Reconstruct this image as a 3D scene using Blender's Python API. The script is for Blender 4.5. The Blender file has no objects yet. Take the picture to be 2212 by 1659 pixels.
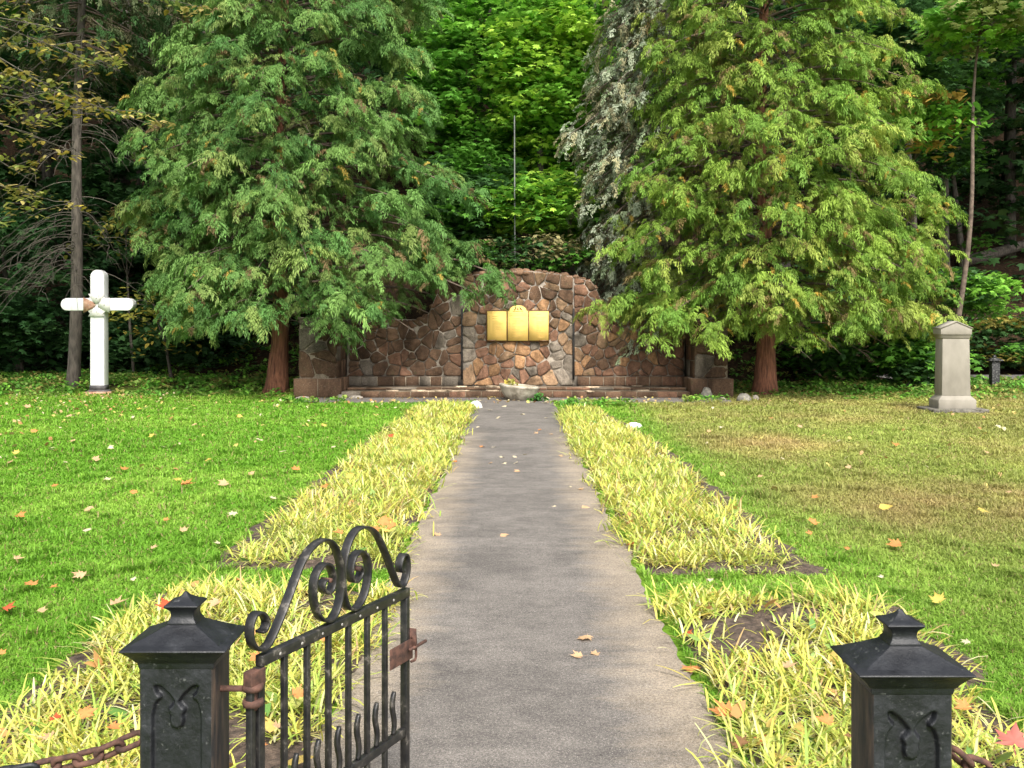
import bpy, math, random
import numpy as np
from mathutils import Vector, Matrix
R = math.radians
scene = bpy.context.scene
col = scene.collection
rng = np.random.default_rng(11)
random.seed(11)

# ------------------------------------------------------------------ camera, sky, sun, exposure
F, H, VX, VY = 2100.0, 1.6, 1114.0, 707.0          # focal length and vanishing point measured on a 2212 px wide view of the photo
cam_d = bpy.data.cameras.new('camera'); cam = bpy.data.objects.new('camera', cam_d); col.objects.link(cam)
cam.location = (0, 0, H); cam.rotation_euler = (R(90), 0, 0)
cam_d.sensor_width = 36; cam_d.lens = 36 * F / 2212
cam_d.shift_x = -(VX - 1106) / 2212; cam_d.shift_y = -(829.5 - VY) / 2212
cam_d.clip_start = 0.05; cam_d.clip_end = 500
scene.camera = cam
SUN_EL, SUN_AZ = 47, 14                            # degrees; azimuth measured from straight behind the camera towards the right
world = bpy.data.worlds.new('World'); scene.world = world; world.use_nodes = True
wn = world.node_tree; bg = wn.nodes['Background']
sky = wn.nodes.new('ShaderNodeTexSky'); sky.sky_type = 'NISHITA'; sky.sun_disc = False
sky.sun_elevation = R(SUN_EL); sky.sun_rotation = R(180 - SUN_AZ)
sky.air_density = 1.0; sky.dust_density = 4.0; sky.ozone_density = 0.6
hs = wn.nodes.new('ShaderNodeHueSaturation'); hs.inputs['Saturation'].default_value = 0.32
wn.links.new(sky.outputs[0], hs.inputs['Color']); wn.links.new(hs.outputs[0], bg.inputs[0]); bg.inputs[1].default_value = 0.15
sun_d = bpy.data.lights.new('sun', 'SUN'); sun = bpy.data.objects.new('sun', sun_d); col.objects.link(sun)
sun_d.energy = 2.2; sun_d.angle = R(12); sun_d.color = (1, 0.95, 0.86)
sv = Vector((math.sin(R(SUN_AZ)) * math.cos(R(SUN_EL)), -math.cos(R(SUN_AZ)) * math.cos(R(SUN_EL)), math.sin(R(SUN_EL))))
sun.rotation_euler = sv.to_track_quat('Z', 'Y').to_euler()
scene.view_settings.view_transform = 'Standard'; scene.view_settings.look = 'None'
scene.view_settings.exposure = 1.0; scene.view_settings.gamma = 1
scene.cycles.max_bounces = 6; scene.cycles.transparent_max_bounces = 4

# ------------------------------------------------------------------ helpers
def at(x, y, D): return np.array([(x - VX) / F * D, D, H - (y - VY) / F * D])
def ground_at(x, y): return at(x, y, H * F / (y - VY))
def tag(o, label=None, cat=None, group=None, kind=None):
    if label: o['label'] = label
    if cat: o['category'] = cat
    if group: o['group'] = group
    if kind: o['kind'] = kind
    return o
def thing(name, label, cat, loc=(0, 0, 0), rz=0, group=None):
    o = bpy.data.objects.new(name, None); col.objects.link(o); o.empty_display_size = 0.1
    o.location = tuple(float(v) for v in loc); o.rotation_euler = (0, 0, rz)
    return tag(o, label, cat, group)
def vnoise(x, y, seed=0):
    x = np.asarray(x, float); y = np.asarray(y, float)
    xi = np.floor(x); yi = np.floor(y); fx = x - xi; fy = y - yi
    fx = fx * fx * (3 - 2 * fx); fy = fy * fy * (3 - 2 * fy)
    def h(a, b):
        v = np.sin(a * 127.1 + b * 311.7 + seed * 74.7) * 43758.5453
        return v - np.floor(v)
    return (h(xi, yi) * (1 - fx) + h(xi + 1, yi) * fx) * (1 - fy) + (h(xi, yi + 1) * (1 - fx) + h(xi + 1, yi + 1) * fx) * fy
def fbm(x, y, seed=0, o=4):
    s = 0; a = 0.5
    for k in range(o):
        s = s + a * vnoise(np.asarray(x) * 2 ** k, np.asarray(y) * 2 ** k, seed + k); a *= 0.5
    return s
def sstep(a, b, x):
    t = np.clip((np.asarray(x, float) - a) / (b - a), 0, 1); return t * t * (3 - 2 * t)

class MB:
    """collects vertices, faces (any size) and one tint per vertex"""
    def __init__(s): s.V = []; s.C = []; s.L = []; s.S = []; s.n = 0; s.M = []
    def add(s, V, Fs, c=(1, 1, 1), mi=0):
        V = np.asarray(V, np.float32).reshape(-1, 3)
        c = np.asarray(c, np.float32)
        if c.ndim == 1: c = np.tile(c, (len(V), 1))
        s.V.append(V); s.C.append(c)
        if isinstance(Fs, np.ndarray):
            s.L.append((Fs + s.n).astype(np.int32).ravel()); s.S.append(np.full(len(Fs), Fs.shape[1], np.int32)); s.M.append(np.full(len(Fs), mi, np.int32))
        else:
            for f in Fs:
                s.L.append(np.asarray(f, np.int32) + s.n); s.S.append(np.array([len(f)], np.int32)); s.M.append(np.array([mi], np.int32))
        s.n += len(V); return s
    def box(s, x0, x1, y0, y1, z0, z1, c=(1, 1, 1), taper=(0, 0), M=None, mi=0):
        tx, ty = taper
        V = np.array([(x0, y0, z0), (x1, y0, z0), (x1, y1, z0), (x0, y1, z0), (x0 + tx, y0 + ty, z1), (x1 - tx, y0 + ty, z1), (x1 - tx, y1 - ty, z1), (x0 + tx, y1 - ty, z1)], float)
        if M is not None: V = xf(M, V)
        return s.add(V, np.array([(0, 3, 2, 1), (4, 5, 6, 7), (0, 1, 5, 4), (1, 2, 6, 5), (2, 3, 7, 6), (3, 0, 4, 7)]), c, mi)
    def tube(s, P, rad, n=8, c=(1, 1, 1), caps=True):
        P = np.asarray(P, float); k = len(P); rad = np.broadcast_to(np.asarray(rad, float), (k,))
        T = np.gradient(P, axis=0); T /= np.linalg.norm(T, axis=1)[:, None] + 1e-9
        a = np.array([0, 0, 1.0]) if abs(T[0, 2]) < 0.9 else np.array([1.0, 0, 0])
        V = []; u = np.cross(T[0], a); u /= np.linalg.norm(u)
        ang = np.arange(n) * 2 * math.pi / n
        for i in range(k):
            u = u - T[i] * (u @ T[i]); u /= np.linalg.norm(u) + 1e-9
            w = np.cross(T[i], u)
            V.append(P[i] + rad[i] * (np.cos(ang)[:, None] * u + np.sin(ang)[:, None] * w))
        V = np.concatenate(V); i = np.arange(k - 1)[:, None] * n; j = np.arange(n)[None, :]; j2 = (j + 1) % n
        s.add(V, np.stack([i + j, i + j2, i + n + j2, i + n + j], -1).reshape(-1, 4), c)
        if caps:
            s.L.append(np.arange(n)[::-1].astype(np.int32) + s.n - k * n); s.S.append(np.array([n], np.int32)); s.M.append(np.array([0], np.int32))
            s.L.append(np.arange(n).astype(np.int32) + s.n - n); s.S.append(np.array([n], np.int32)); s.M.append(np.array([0], np.int32))
        return s
    def rings(s, rs, c=(1, 1, 1), cap0=True, cap1=True, mi=0):
        n = len(rs[0]); k = len(rs); V = np.concatenate([np.asarray(r, float) for r in rs])
        i = np.arange(k - 1)[:, None] * n; j = np.arange(n)[None, :]; j2 = (j + 1) % n
        b = s.n
        s.add(V, np.stack([i + j, i + j2, i + n + j2, i + n + j], -1).reshape(-1, 4), c, mi)
        if cap0: s.L.append(np.arange(n)[::-1].astype(np.int32) + b); s.S.append(np.array([n], np.int32)); s.M.append(np.array([mi], np.int32))
        if cap1: s.L.append(np.arange(n).astype(np.int32) + b + (k - 1) * n); s.S.append(np.array([n], np.int32)); s.M.append(np.array([mi], np.int32))
        return s
    def scatter(s, TV, TF, M, T, c, jit=0.0):
        """copies of a little template: M (k,3,3), T (k,3), c (k,3)"""
        k = len(T); m = len(TV)
        V = np.einsum('kij,mj->kmi', M, TV) + T[:, None, :]
        C = np.repeat(c[:, None, :], m, 1)
        if jit: C = C * (1 + jit * (rng.random((k, m, 1)) - 0.5))
        Fs = TF[None] + (np.arange(k) * m)[:, None, None]
        return s.add(V.reshape(-1, 3), Fs.reshape(-1, TF.shape[1]), C.reshape(-1, 3))
    def build(s, name, mats, parent=None, smooth=False, loc=None):
        me = bpy.data.meshes.new(name); V = np.concatenate(s.V); L = np.concatenate(s.L); S = np.concatenate(s.S)
        me.vertices.add(len(V)); me.vertices.foreach_set('co', V.ravel().astype(np.float32))
        me.loops.add(len(L)); me.loops.foreach_set('vertex_index', L)
        me.polygons.add(len(S)); st = np.concatenate([[0], np.cumsum(S)[:-1]]).astype(np.int32)
        me.polygons.foreach_set('loop_start', st)
        mats = mats if isinstance(mats, (list, tuple)) else [mats]
        for m in mats: me.materials.append(m)
        if len(mats) > 1: me.polygons.foreach_set('material_index', np.concatenate(s.M))
        me.update(calc_edges=True)
        if smooth: me.polygons.foreach_set('use_smooth', np.ones(len(S), bool))
        C = np.concatenate(s.C); at_ = me.color_attributes.new('tint', 'FLOAT_COLOR', 'POINT')
        at_.data.foreach_set('color', np.concatenate([C, np.ones((len(C), 1), np.float32)], 1).ravel().astype(np.float32))
        me.validate()
        o = bpy.data.objects.new(name, me); col.objects.link(o)
        if parent is not None: o.parent = parent
        if loc is not None: o.location = loc
        return o
def xf(M, V): return np.asarray(V, float) @ np.array(M)[:3, :3].T + np.array(M)[:3, 3]
def rotz(a): c, s = np.cos(a), np.sin(a); z = np.zeros_like(a); o = np.ones_like(a); return np.stack([np.stack([c, -s, z], -1), np.stack([s, c, z], -1), np.stack([z, z, o], -1)], -2)
def rotx(a): c, s = np.cos(a), np.sin(a); z = np.zeros_like(a); o = np.ones_like(a); return np.stack([np.stack([o, z, z], -1), np.stack([z, c, -s], -1), np.stack([z, s, c], -1)], -2)
def roty(a): c, s = np.cos(a), np.sin(a); z = np.zeros_like(a); o = np.ones_like(a); return np.stack([np.stack([c, z, s], -1), np.stack([z, o, z], -1), np.stack([-s, z, c], -1)], -2)
def bevel(o, w=0.004, seg=2):
    m = o.modifiers.new('bevel', 'BEVEL'); m.width = w; m.segments = seg; m.limit_method = 'ANGLE'; m.angle_limit = R(35); return o
def catmull(P, k=8):
    P = np.asarray(P, float); Q = np.concatenate([[2 * P[0] - P[1]], P, [2 * P[-1] - P[-2]]]); out = []
    for i in range(1, len(Q) - 2):
        t = np.linspace(0, 1, k, endpoint=False)[:, None]
        a, b, c, d = Q[i - 1], Q[i], Q[i + 1], Q[i + 2]
        out.append(0.5 * (2 * b + (c - a) * t + (2 * a - 5 * b + 4 * c - d) * t ** 2 + (3 * b - a - 3 * c + d) * t ** 3))
    return np.concatenate(out + [P[-1:]])

# ------------------------------------------------------------------ materials
def nt(name):
    m = bpy.data.materials.new(name); m.use_nodes = True; t = m.node_tree; return m, t, t.nodes['Principled BSDF']
def N(t, kind, **kw):
    n = t.nodes.new(kind)
    for k, v in kw.items():
        if k in n.inputs: n.inputs[k].default_value = v
        else: setattr(n, k, v)
    return n
def ramp(t, src, stops):
    r = t.nodes.new('ShaderNodeValToRGB'); e = r.color_ramp.elements
    while len(e) < len(stops): e.new(0.5)
    for el, (p, c) in zip(e, stops): el.position = p; el.color = (*c, 1) if len(c) == 3 else c
    t.links.new(src, r.inputs[0]); return r.outputs[0]
def mix(t, a, b, f, mode='MIX'):
    m = t.nodes.new('ShaderNodeMix'); m.data_type = 'RGBA'; m.blend_type = mode
    for s, v in ((m.inputs[0], f), (m.inputs[6], a), (m.inputs[7], b)):
        if hasattr(v, 'links'): t.links.new(v, s)
        else: s.default_value = v if not isinstance(v, tuple) else (*v, 1)
    return m.outputs[2]
def noise(t, scale, detail=5, rough=0.6, vec=None, stretch=None):
    n = N(t, 'ShaderNodeTexNoise', Scale=scale, Detail=detail, Roughness=rough)
    tc = t.nodes.new('ShaderNodeTexCoord'); v = tc.outputs['Object']
    if stretch:
        mp = t.nodes.new('ShaderNodeMapping'); mp.inputs['Scale'].default_value = stretch; t.links.new(v, mp.inputs[0]); v = mp.outputs[0]
    t.links.new(v, n.inputs['Vector']); return n.outputs['Fac']
def bump(t, p, src, strength=0.5, dist=0.01):
    b = N(t, 'ShaderNodeBump', Strength=strength, Distance=dist); t.links.new(src, b.inputs['Height']); t.links.new(b.outputs[0], p.inputs['Normal'])
def tint(t): a = t.nodes.new('ShaderNodeAttribute'); a.attribute_name = 'tint'; return a.outputs['Color']
def leafmat(name, trans=0.35, rough=0.55, spec=0.3):
    m, t, p = nt(name); c = tint(t); t.links.new(c, p.inputs['Base Color']); p.inputs['Roughness'].default_value = rough; p.inputs['Specular IOR Level'].default_value = spec
    tr = t.nodes.new('ShaderNodeBsdfTranslucent'); t.links.new(c, tr.inputs[0])
    mx = t.nodes.new('ShaderNodeMixShader'); mx.inputs[0].default_value = trans
    out = t.nodes['Material Output']; t.links.new(p.outputs[0], mx.inputs[1]); t.links.new(tr.outputs[0], mx.inputs[2]); t.links.new(mx.outputs[0], out.inputs[0]); return m
def spotted(name, a, b, scale, rough=0.7, bs=0.4, bd=0.01, stretch=None, lo=0.35, hi=0.65, metal=0, usetint=False, fine=None):
    m, t, p = nt(name); n = noise(t, scale, stretch=stretch); c = ramp(t, n, [(lo, a), (hi, b)])
    if usetint: c = mix(t, c, tint(t), 1.0, 'MULTIPLY')
    if fine:
        f = noise(t, fine[0], 3); c = mix(t, c, fine[1], ramp(t, f, [(fine[2], (0, 0, 0)), (fine[2] + 0.04, (1, 1, 1))]))
    t.links.new(c, p.inputs['Base Color']); p.inputs['Roughness'].default_value = rough; p.inputs['Metallic'].default_value = metal
    bump(t, p, n, bs, bd); return m
M_leaf = leafmat('leaf', 0.35); M_cedar = leafmat('cedar_foliage', 0.25, 0.6, 0.2); M_grass = leafmat('grass_blades', 0.4, 0.5, 0.25); M_hosta = leafmat('hosta_blades', 0.3, 0.45, 0.3)
M_fallen = leafmat('fallen_leaf', 0.2, 0.6, 0.25)
M_bark_grey = spotted('grey_bark', (0.045, 0.037, 0.031), (0.135, 0.113, 0.095), 5, 0.9, 0.8, 0.03, (3, 3, 0.7))
M_bark_red = spotted('red_cedar_bark', (0.09, 0.035, 0.022), (0.30, 0.125, 0.07), 6, 0.9, 1.0, 0.04, (4, 4, 0.35))
M_twig = spotted('dead_twig', (0.055, 0.046, 0.037), (0.145, 0.125, 0.10), 9, 0.9, 0.3)
M_limb = spotted('brown_limb', (0.07, 0.05, 0.04), (0.17, 0.125, 0.095), 9, 0.9, 0.4)

# ground: lawn in front (green on the left, dry and brownish on the right), leaf litter on the forest floor
def ground_z(x, y):
    x = np.asarray(x, float); y = np.asarray(y, float)
    toe = 26.0 + 3.0 * sstep(-7, -13, x) + 7.0 * sstep(7, 11.5, x)
    d = np.maximum(0, y - toe); z = 0.78 * d * d / (d + 1.2)
    z = z + (fbm(x * 0.45, y * 0.45, 3) - 0.47) * 0.9 * sstep(0, 3, d)
    z = z + 0.11 * sstep(23.5, 25.2, y) * sstep(-4.9, -5.4, x)
    return z
def lawn_color(x, y):
    g = np.array([0.145, 0.315, 0.028]); g2 = np.array([0.290, 0.460, 0.068]); dry = np.array([0.45, 0.325, 0.150]); olive = np.array([0.315, 0.370, 0.085]); dg = np.array([0.125, 0.20, 0.045])
    n = fbm(x * 0.9, y * 0.55, 21); n2 = fbm(x * 3.1, y * 2.3, 5)
    a = np.clip(n2 * 1.7 - 0.75 + 1.5 * (fbm(x * 0.5, y * 0.3, 44) - 0.38), 0, 1)[:, None]
    left = g * (1 - a) + g2 * a
    ol = sstep(1.5, 3.2, x) * np.clip(0.35 + 0.65 * sstep(6, 11, y) + 1.2 * (n - 0.45), 0, 0.74)
    patch = np.exp(-((x - 4.2) / 2.2) ** 2 - ((y - 8.6) / 1.5) ** 2) + 0.8 * np.exp(-((x - 3.4) / 1.2) ** 2 - ((y - 13.5) / 2.2) ** 2) + 0.7 * np.exp(-((x - 7.5) / 2.0) ** 2 - ((y - 12.5) / 2.5) ** 2) + 0.5 * sstep(14.5, 17, y) * sstep(2, 3, x)
    br = np.clip(patch * (0.35 + 1.6 * (fbm(x * 1.6, y * 1.1, 12) - 0.2)), 0, 0.85) * sstep(1.8, 2.6, x)
    ol = np.where(x < 0, 0.2 * np.clip(n * 3 - 1.2, 0, 1) * sstep(18, 22, y), ol)[:, None]; br = br[:, None]
    r = left * (1 - ol) + olive * (0.8 + 0.4 * a) * ol; r = r * (1 - br) + dry * (0.8 + 0.35 * a) * br
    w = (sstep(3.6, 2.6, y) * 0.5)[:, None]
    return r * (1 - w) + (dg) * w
nx, ny = 161, 191
gx = np.linspace(-75, 75, nx); gy = np.concatenate([np.linspace(-40, 20, 61), np.linspace(20.5, 85, 130)])
X, Y = np.meshgrid(gx, gy); Xf, Yf = X.ravel(), Y.ravel(); Zf = ground_z(Xf, Yf)
cc = lawn_color(Xf, Yf); i = np.arange(len(gy) - 1)[:, None] * nx; j = np.arange(nx - 1)[None]
m, t, p = nt('lawn_and_forest_floor')
n1 = noise(t, 0.8, 6); n2 = noise(t, 26, 6, 0.7)
grassc = mix(t, tint(t), ramp(t, n2, [(0.3, (0.45, 0.45, 0.4)), (0.7, (1.05, 1.0, 0.85))]), 1.0, 'MULTIPLY')
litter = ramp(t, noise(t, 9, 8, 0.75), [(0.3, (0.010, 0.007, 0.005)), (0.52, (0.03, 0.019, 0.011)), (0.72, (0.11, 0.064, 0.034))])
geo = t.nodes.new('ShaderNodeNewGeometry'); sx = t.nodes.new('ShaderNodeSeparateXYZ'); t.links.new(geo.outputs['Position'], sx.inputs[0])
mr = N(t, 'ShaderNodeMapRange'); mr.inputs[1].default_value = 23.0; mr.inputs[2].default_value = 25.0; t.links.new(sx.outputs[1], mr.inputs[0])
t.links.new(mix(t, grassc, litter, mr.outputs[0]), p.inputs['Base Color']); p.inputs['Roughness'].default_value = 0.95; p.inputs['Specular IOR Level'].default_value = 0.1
bump(t, p, n2, 0.8, 0.03); M_ground = m
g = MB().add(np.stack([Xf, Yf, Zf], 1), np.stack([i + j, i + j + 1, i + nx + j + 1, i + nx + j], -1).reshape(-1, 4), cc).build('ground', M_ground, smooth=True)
tag(g, kind='structure')

# path and the strip of asphalt before the wall
m, t, p = nt('asphalt')
geo = t.nodes.new('ShaderNodeNewGeometry'); sx = t.nodes.new('ShaderNodeSeparateXYZ'); t.links.new(geo.outputs['Position'], sx.inputs[0])
ab = N(t, 'ShaderNodeMath', operation='ABSOLUTE'); t.links.new(sx.outputs[0], ab.inputs[0])
wob = N(t, 'ShaderNodeMath', operation='MULTIPLY_ADD'); t.links.new(noise(t, 2.2, 5, 0.7, stretch=(0.6, 2.2, 1)), wob.inputs[0]); wob.inputs[1].default_value = 0.7; t.links.new(ab.outputs[0], wob.inputs[2])
edge = ramp(t, wob.outputs[0], [(0.74, (0, 0, 0)), (1.0, (0.9, 0.9, 0.9))])
far = N(t, 'ShaderNodeMapRange'); far.inputs[1].default_value = 15.5; far.inputs[2].default_value = 13.5; t.links.new(sx.outputs[1], far.inputs[0])
ef = N(t, 'ShaderNodeMath', operation='MULTIPLY'); t.links.new(edge, ef.inputs[0]); t.links.new(far.outputs[0], ef.inputs[1])
streak = noise(t, 4.0, 8, 0.8, stretch=(1, 1.7, 1)); grit = noise(t, 75, 5, 0.85)
base = ramp(t, streak, [(0.30, (0.112, 0.107, 0.103)), (0.68, (0.200, 0.189, 0.179))])
base = mix(t, base, (0.310, 0.268, 0.215), ef.outputs[0])
base = mix(t, base, ramp(t, grit, [(0.32, (0.45, 0.45, 0.45)), (0.68, (1.5, 1.45, 1.4))]), 1.0, 'MULTIPLY')
chips = noise(t, 190, 2, 0.7); base = mix(t, base, (0.46, 0.43, 0.39), ramp(t, chips, [(0.60, (0, 0, 0)), (0.66, (0.75, 0.75, 0.75))])); base = mix(t, base, (0.045, 0.042, 0.04), ramp(t, chips, [(0.33, (0.8, 0.8, 0.8)), (0.40, (0, 0, 0))]))
blot = noise(t, 1.3, 6, 0.75); base = mix(t, base, ramp(t, blot, [(0.35, (0.72, 0.71, 0.70)), (0.65, (1.15, 1.13, 1.1))]), 1.0, 'MULTIPLY')
t.links.new(base, p.inputs['Base Color']); p.inputs['Roughness'].default_value = 0.92; p.inputs['Specular IOR Level'].default_value = 0.2; bump(t, p, grit, 0.6, 0.006); M_asphalt = m
def strip(name, ys, l, r, z, mat, nxs=9, bulge=0.0):
    b = MB(); ys = np.asarray(ys); u = np.linspace(0, 1, nxs)
    Xs = l[:, None] * (1 - u) + r[:, None] * u; Zs = z + bulge * (1 - (2 * u - 1) ** 4)[None] * np.minimum(1, np.minimum(np.arange(len(ys)), np.arange(len(ys))[::-1]) / 2)[:, None] * (0.6 + 0.8 * (vnoise(Xs * 7, ys[:, None] * 7, 3) + 0.9 * vnoise(Xs * 24, ys[:, None] * 24, 5) - 0.4))
    V = np.stack([Xs, np.repeat(ys[:, None], nxs, 1), Zs], -1).reshape(-1, 3)
    i = np.arange(len(ys) - 1)[:, None] * nxs; j = np.arange(nxs - 1)[None]
    return b.add(V, np.stack([i + j, i + j + 1, i + nxs + j + 1, i + nxs + j], -1).reshape(-1, 4)).build(name, mat, smooth=True)
ys = np.linspace(-6, 20.6, 700)
pl = -0.785 + 0.06 * (vnoise(ys * 2.1, ys * 0, 4) - 0.5) + 0.05 * (vnoise(ys * 11, ys * 0, 14) - 0.5); pr = 0.80 + 0.06 * (vnoise(ys * 1.9, ys * 0, 8) - 0.5) + 0.05 * (vnoise(ys * 10, ys * 0, 18) - 0.5)
tag(strip('path', ys, pl, pr, 0.012, M_asphalt), kind='structure')
ys = np.linspace(20.45, 22.0, 12)
tag(strip('forecourt', ys, np.full(12, -4.9) + 0.4 * vnoise(ys * 3, ys, 1), np.full(12, 4.4) + 0.4 * vnoise(ys * 3, ys, 2), 0.008, M_asphalt, 40), kind='structure')
tag(strip('road', np.linspace(29.5, 32.2, 4), np.array([11.5, 11.5, 11.5, 11.5]), np.full(4, 60.0), 0.03, spotted('old_asphalt', (0.09, 0.085, 0.08), (0.16, 0.15, 0.14), 3, 0.9)), kind='structure')

# soil of the planting beds
M_soil = spotted('soil', (0.035, 0.024, 0.017), (0.13, 0.092, 0.066), 22, 0.95, 1.0, 0.03)
beds = {'LF': (6.38, 19.6, -1.90, -0.80), 'RF': (6.25, 18.6, 0.83, 1.84), 'LN': (2.45, 5.85, -2.0, -0.73), 'RN': (2.2, 5.60, 0.86, 1.98)}
def bed_edges(k, ys):
    y0, y1, l, r = beds[k]
    if k == 'RF': r = 1.84 - 0.30 * sstep(11, 18.5, ys)
    if k == 'RN': r = 1.86 + 0.14 * sstep(3.5, 5.2, ys) * 1
    return l + 0 * ys + 0.10 * (vnoise(ys * 2.6, ys * 0, 31) - 0.5), r + 0 * ys + 0.10 * (vnoise(ys * 2.2, ys * 0, 37) - 0.5)
for k in beds:
    y0, y1, l, r = beds[k]; ys = np.linspace(y0, y1, int((y1 - y0) * 26)); a, b = bed_edges(k, ys)
    if k[0] == 'L': a = a - 0.13 - 0.10 * vnoise(ys * 5, ys * 0, 5)
    else: b = b + 0.14 + 0.12 * vnoise(ys * 5, ys * 0, 6)
    tag(strip('planting_soil', ys, a, b, 0.004, M_soil, 44, 0.035), kind='structure')

# ------------------------------------------------------------------ the stone memorial wall
WX, WY = 0.05, 23.3
def halfplane(P, q, nrm):
    d = (P - q) @ nrm; out = []
    for i in range(len(P)):
        j = (i + 1) % len(P)
        if d[i] <= 0: out.append(P[i])
        if (d[i] < 0 < d[j]) or (d[j] < 0 < d[i]): out.append(P[i] + (P[j] - P[i]) * (d[i] / (d[i] - d[j])))
    return np.array(out) if len(out) > 2 else None
def area(P): x, y = P[:, 0], P[:, 1]; return 0.5 * np.sum(x * np.roll(y, -1) - y * np.roll(x, -1))
def in_poly(P, q):
    c = False
    for i in range(len(P)):
        a, b = P[i], P[i - 1]
        if (a[1] > q[1]) != (b[1] > q[1]) and q[0] < (b[0] - a[0]) * (q[1] - a[1]) / (b[1] - a[1]) + a[0]: c = not c
    return c
def rubble(outline, sp, colf, b, h0=0.035, gap=0.0075, rs=1, yoff=0.0):
    O = np.asarray(outline, float)
    if area(O) < 0: O = O[::-1]
    r = np.random.default_rng(rs); x0, z0 = O.min(0); x1, z1 = O.max(0); S = []
    k = 0; z = z0 + sp * 0.4
    while z < z1 + sp * 0.2:
        x = x0 + sp * (0.25 + 0.55 * (k % 2))
        while x < x1 + sp * 0.2:
            q = np.array([x, z]) + (r.random(2) - 0.5) * sp * 1.0
            if in_poly(O, q) and r.random() > 0.16: S.append(q)
            x += sp * (0.85 + 0.5 * r.random())
        z += sp * 0.85; k += 1
    S = np.array(S)
    for n, s in enumerate(S):
        P = O.copy()
        for o in np.argsort(((S - s) ** 2).sum(1))[1:22]:
            d = S[o] - s; P = halfplane(P, (s + S[o]) / 2, d / np.linalg.norm(d))
            if P is None: break
        if P is None or abs(area(P)) < 0.004: continue
        c = P.mean(0)
        P = np.stack([0.86 * P + 0.14 * np.roll(P, -1, 0), 0.14 * P + 0.86 * np.roll(P, -1, 0)], 1).reshape(-1, 2); P = np.stack([P, (P + np.roll(P, -1, 0)) / 2], 1).reshape(-1, 2); P = P + (r.random(P.shape) - 0.5) * 0.014
        rad = np.linalg.norm(P - c, axis=1).mean(); P = c + (P - c) * (1 - gap * (0.6 + 0.9 * r.random()) / rad)
        h = h0 * (0.5 + 1.0 * r.random()); tilt = (r.random(2) - 0.5) * 0.30
        rings = []
        for sc, hh in ((1.0, -0.005), (0.985, h * 0.55), (0.9, h * 0.95), (0.62, h * 1.08), (0.3, h * 1.12)):
            Q = c + (P - c) * sc; nz = (vnoise(Q[:, 0] * 19, Q[:, 1] * 19, n) - 0.5) * 0.045 * (hh > 0.0) * min(1, sc + 0.2)
            rings.append(np.stack([Q[:, 0], yoff - (hh + nz + ((Q - c) @ tilt) * (hh > 0)), Q[:, 1]], 1))
        V = np.concatenate(rings); base = colf(c, r); f = fbm(V[:, 0] * 14, V[:, 2] * 14, n)[:, None]
        b.rings(rings, base * (0.55 + 0.95 * f), cap0=False)
pal = dict(red=(0.255, 0.148, 0.104), orange=(0.37, 0.225, 0.128), grey=(0.215, 0.192, 0.168), brown=(0.160, 0.102, 0.070), pale=(0.42, 0.35, 0.27), tan=(0.285, 0.195, 0.128))
def pick(r, **w):
    k = list(w); q = np.array([w[a] for a in k], float); return np.array(pal[k[r.choice(len(k), p=q / q.sum())]]) * (0.8 + 0.4 * r.random())
def col_c(c, r):
    if c[1] > 2.15: return pick(r, brown=5, tan=3, red=1) * 0.95
    if abs(c[0]) > 1.08: return pick(r, grey=5, tan=1.5, brown=1.5, pale=0.4)
    if c[1] < 0.9: return pick(r, orange=3, red=3, pale=2.2, grey=1, tan=2)
    return pick(r, orange=1.5, red=3, tan=2, grey=1.3, brown=1)
def col_l(c, r): return pick(r, grey=1.2 if c[0] > -1.7 else 0.2, brown=6, red=1.2) * 0.68  # left wing stones coloured darker for the cedar's shade and for moss
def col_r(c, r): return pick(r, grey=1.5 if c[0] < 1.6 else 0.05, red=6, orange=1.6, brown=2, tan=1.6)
def top(x):
    x = np.abs(np.asarray(x, float)); return np.where(x < 1.72, 2.95 - 0.24 * (x / 1.72) ** 2, 1.79 + 0.92 * (1 - sstep(1.72, 2.28, x)))
m, t, p = nt('rubble_stone'); n = noise(t, 30, 6, 0.7); n2 = noise(t, 55, 3, 0.6)
c = mix(t, tint(t), ramp(t, n, [(0.3, (0.55, 0.52, 0.5)), (0.7, (1.3, 1.27, 1.2))]), 1.0, 'MULTIPLY')
stain = noise(t, 1.1, 5, 0.7, stretch=(1.6, 1, 0.6)); c = mix(t, c, ramp(t, stain, [(0.36, (0.38, 0.36, 0.33)), (0.60, (1.08, 1.05, 1.0))]), 1.0, 'MULTIPLY'); moss = noise(t, 7, 5, 0.7); c = mix(t, c, (0.05, 0.06, 0.025), ramp(t, moss, [(0.60, (0, 0, 0)), (0.70, (0.6, 0.6, 0.6))]))
c = mix(t, c, (0.36, 0.33, 0.27), ramp(t, n2, [(0.66, (0, 0, 0)), (0.72, (0.7, 0.7, 0.7))]))
t.links.new(c, p.inputs['Base Color']); p.inputs['Roughness'].default_value = 0.9; p.inputs['Specular IOR Level'].default_value = 0.2; bump(t, p, n, 0.7, 0.02); M_stone = m
M_mortar = spotted('mortar', (0.065, 0.056, 0.047), (0.40, 0.345, 0.28), 3.4, 0.95, 0.5, 0.01)
M_darkgap = spotted('dark_joint', (0.01, 0.01, 0.01), (0.03, 0.027, 0.024), 6, 0.9)
wall = thing('memorial_wall', 'rubble stone memorial wall with a humped centre, low wings and end piers', 'wall', (WX, WY, 0))
b = MB(); xs = np.linspace(-4.1, 4.0, 120)
prof = np.concatenate([np.stack([xs, top(xs)], 1), [(4.0, -0.1), (-4.1, -0.1)]])
fr = np.stack([prof[:, 0], np.full(len(prof), 0.0), prof[:, 1]], 1); bk = fr.copy(); bk[:, 1] = 0.55
b.rings([fr[::-1], bk[::-1]]); b.build('wall_core', M_mortar, wall)
b = MB()
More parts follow.
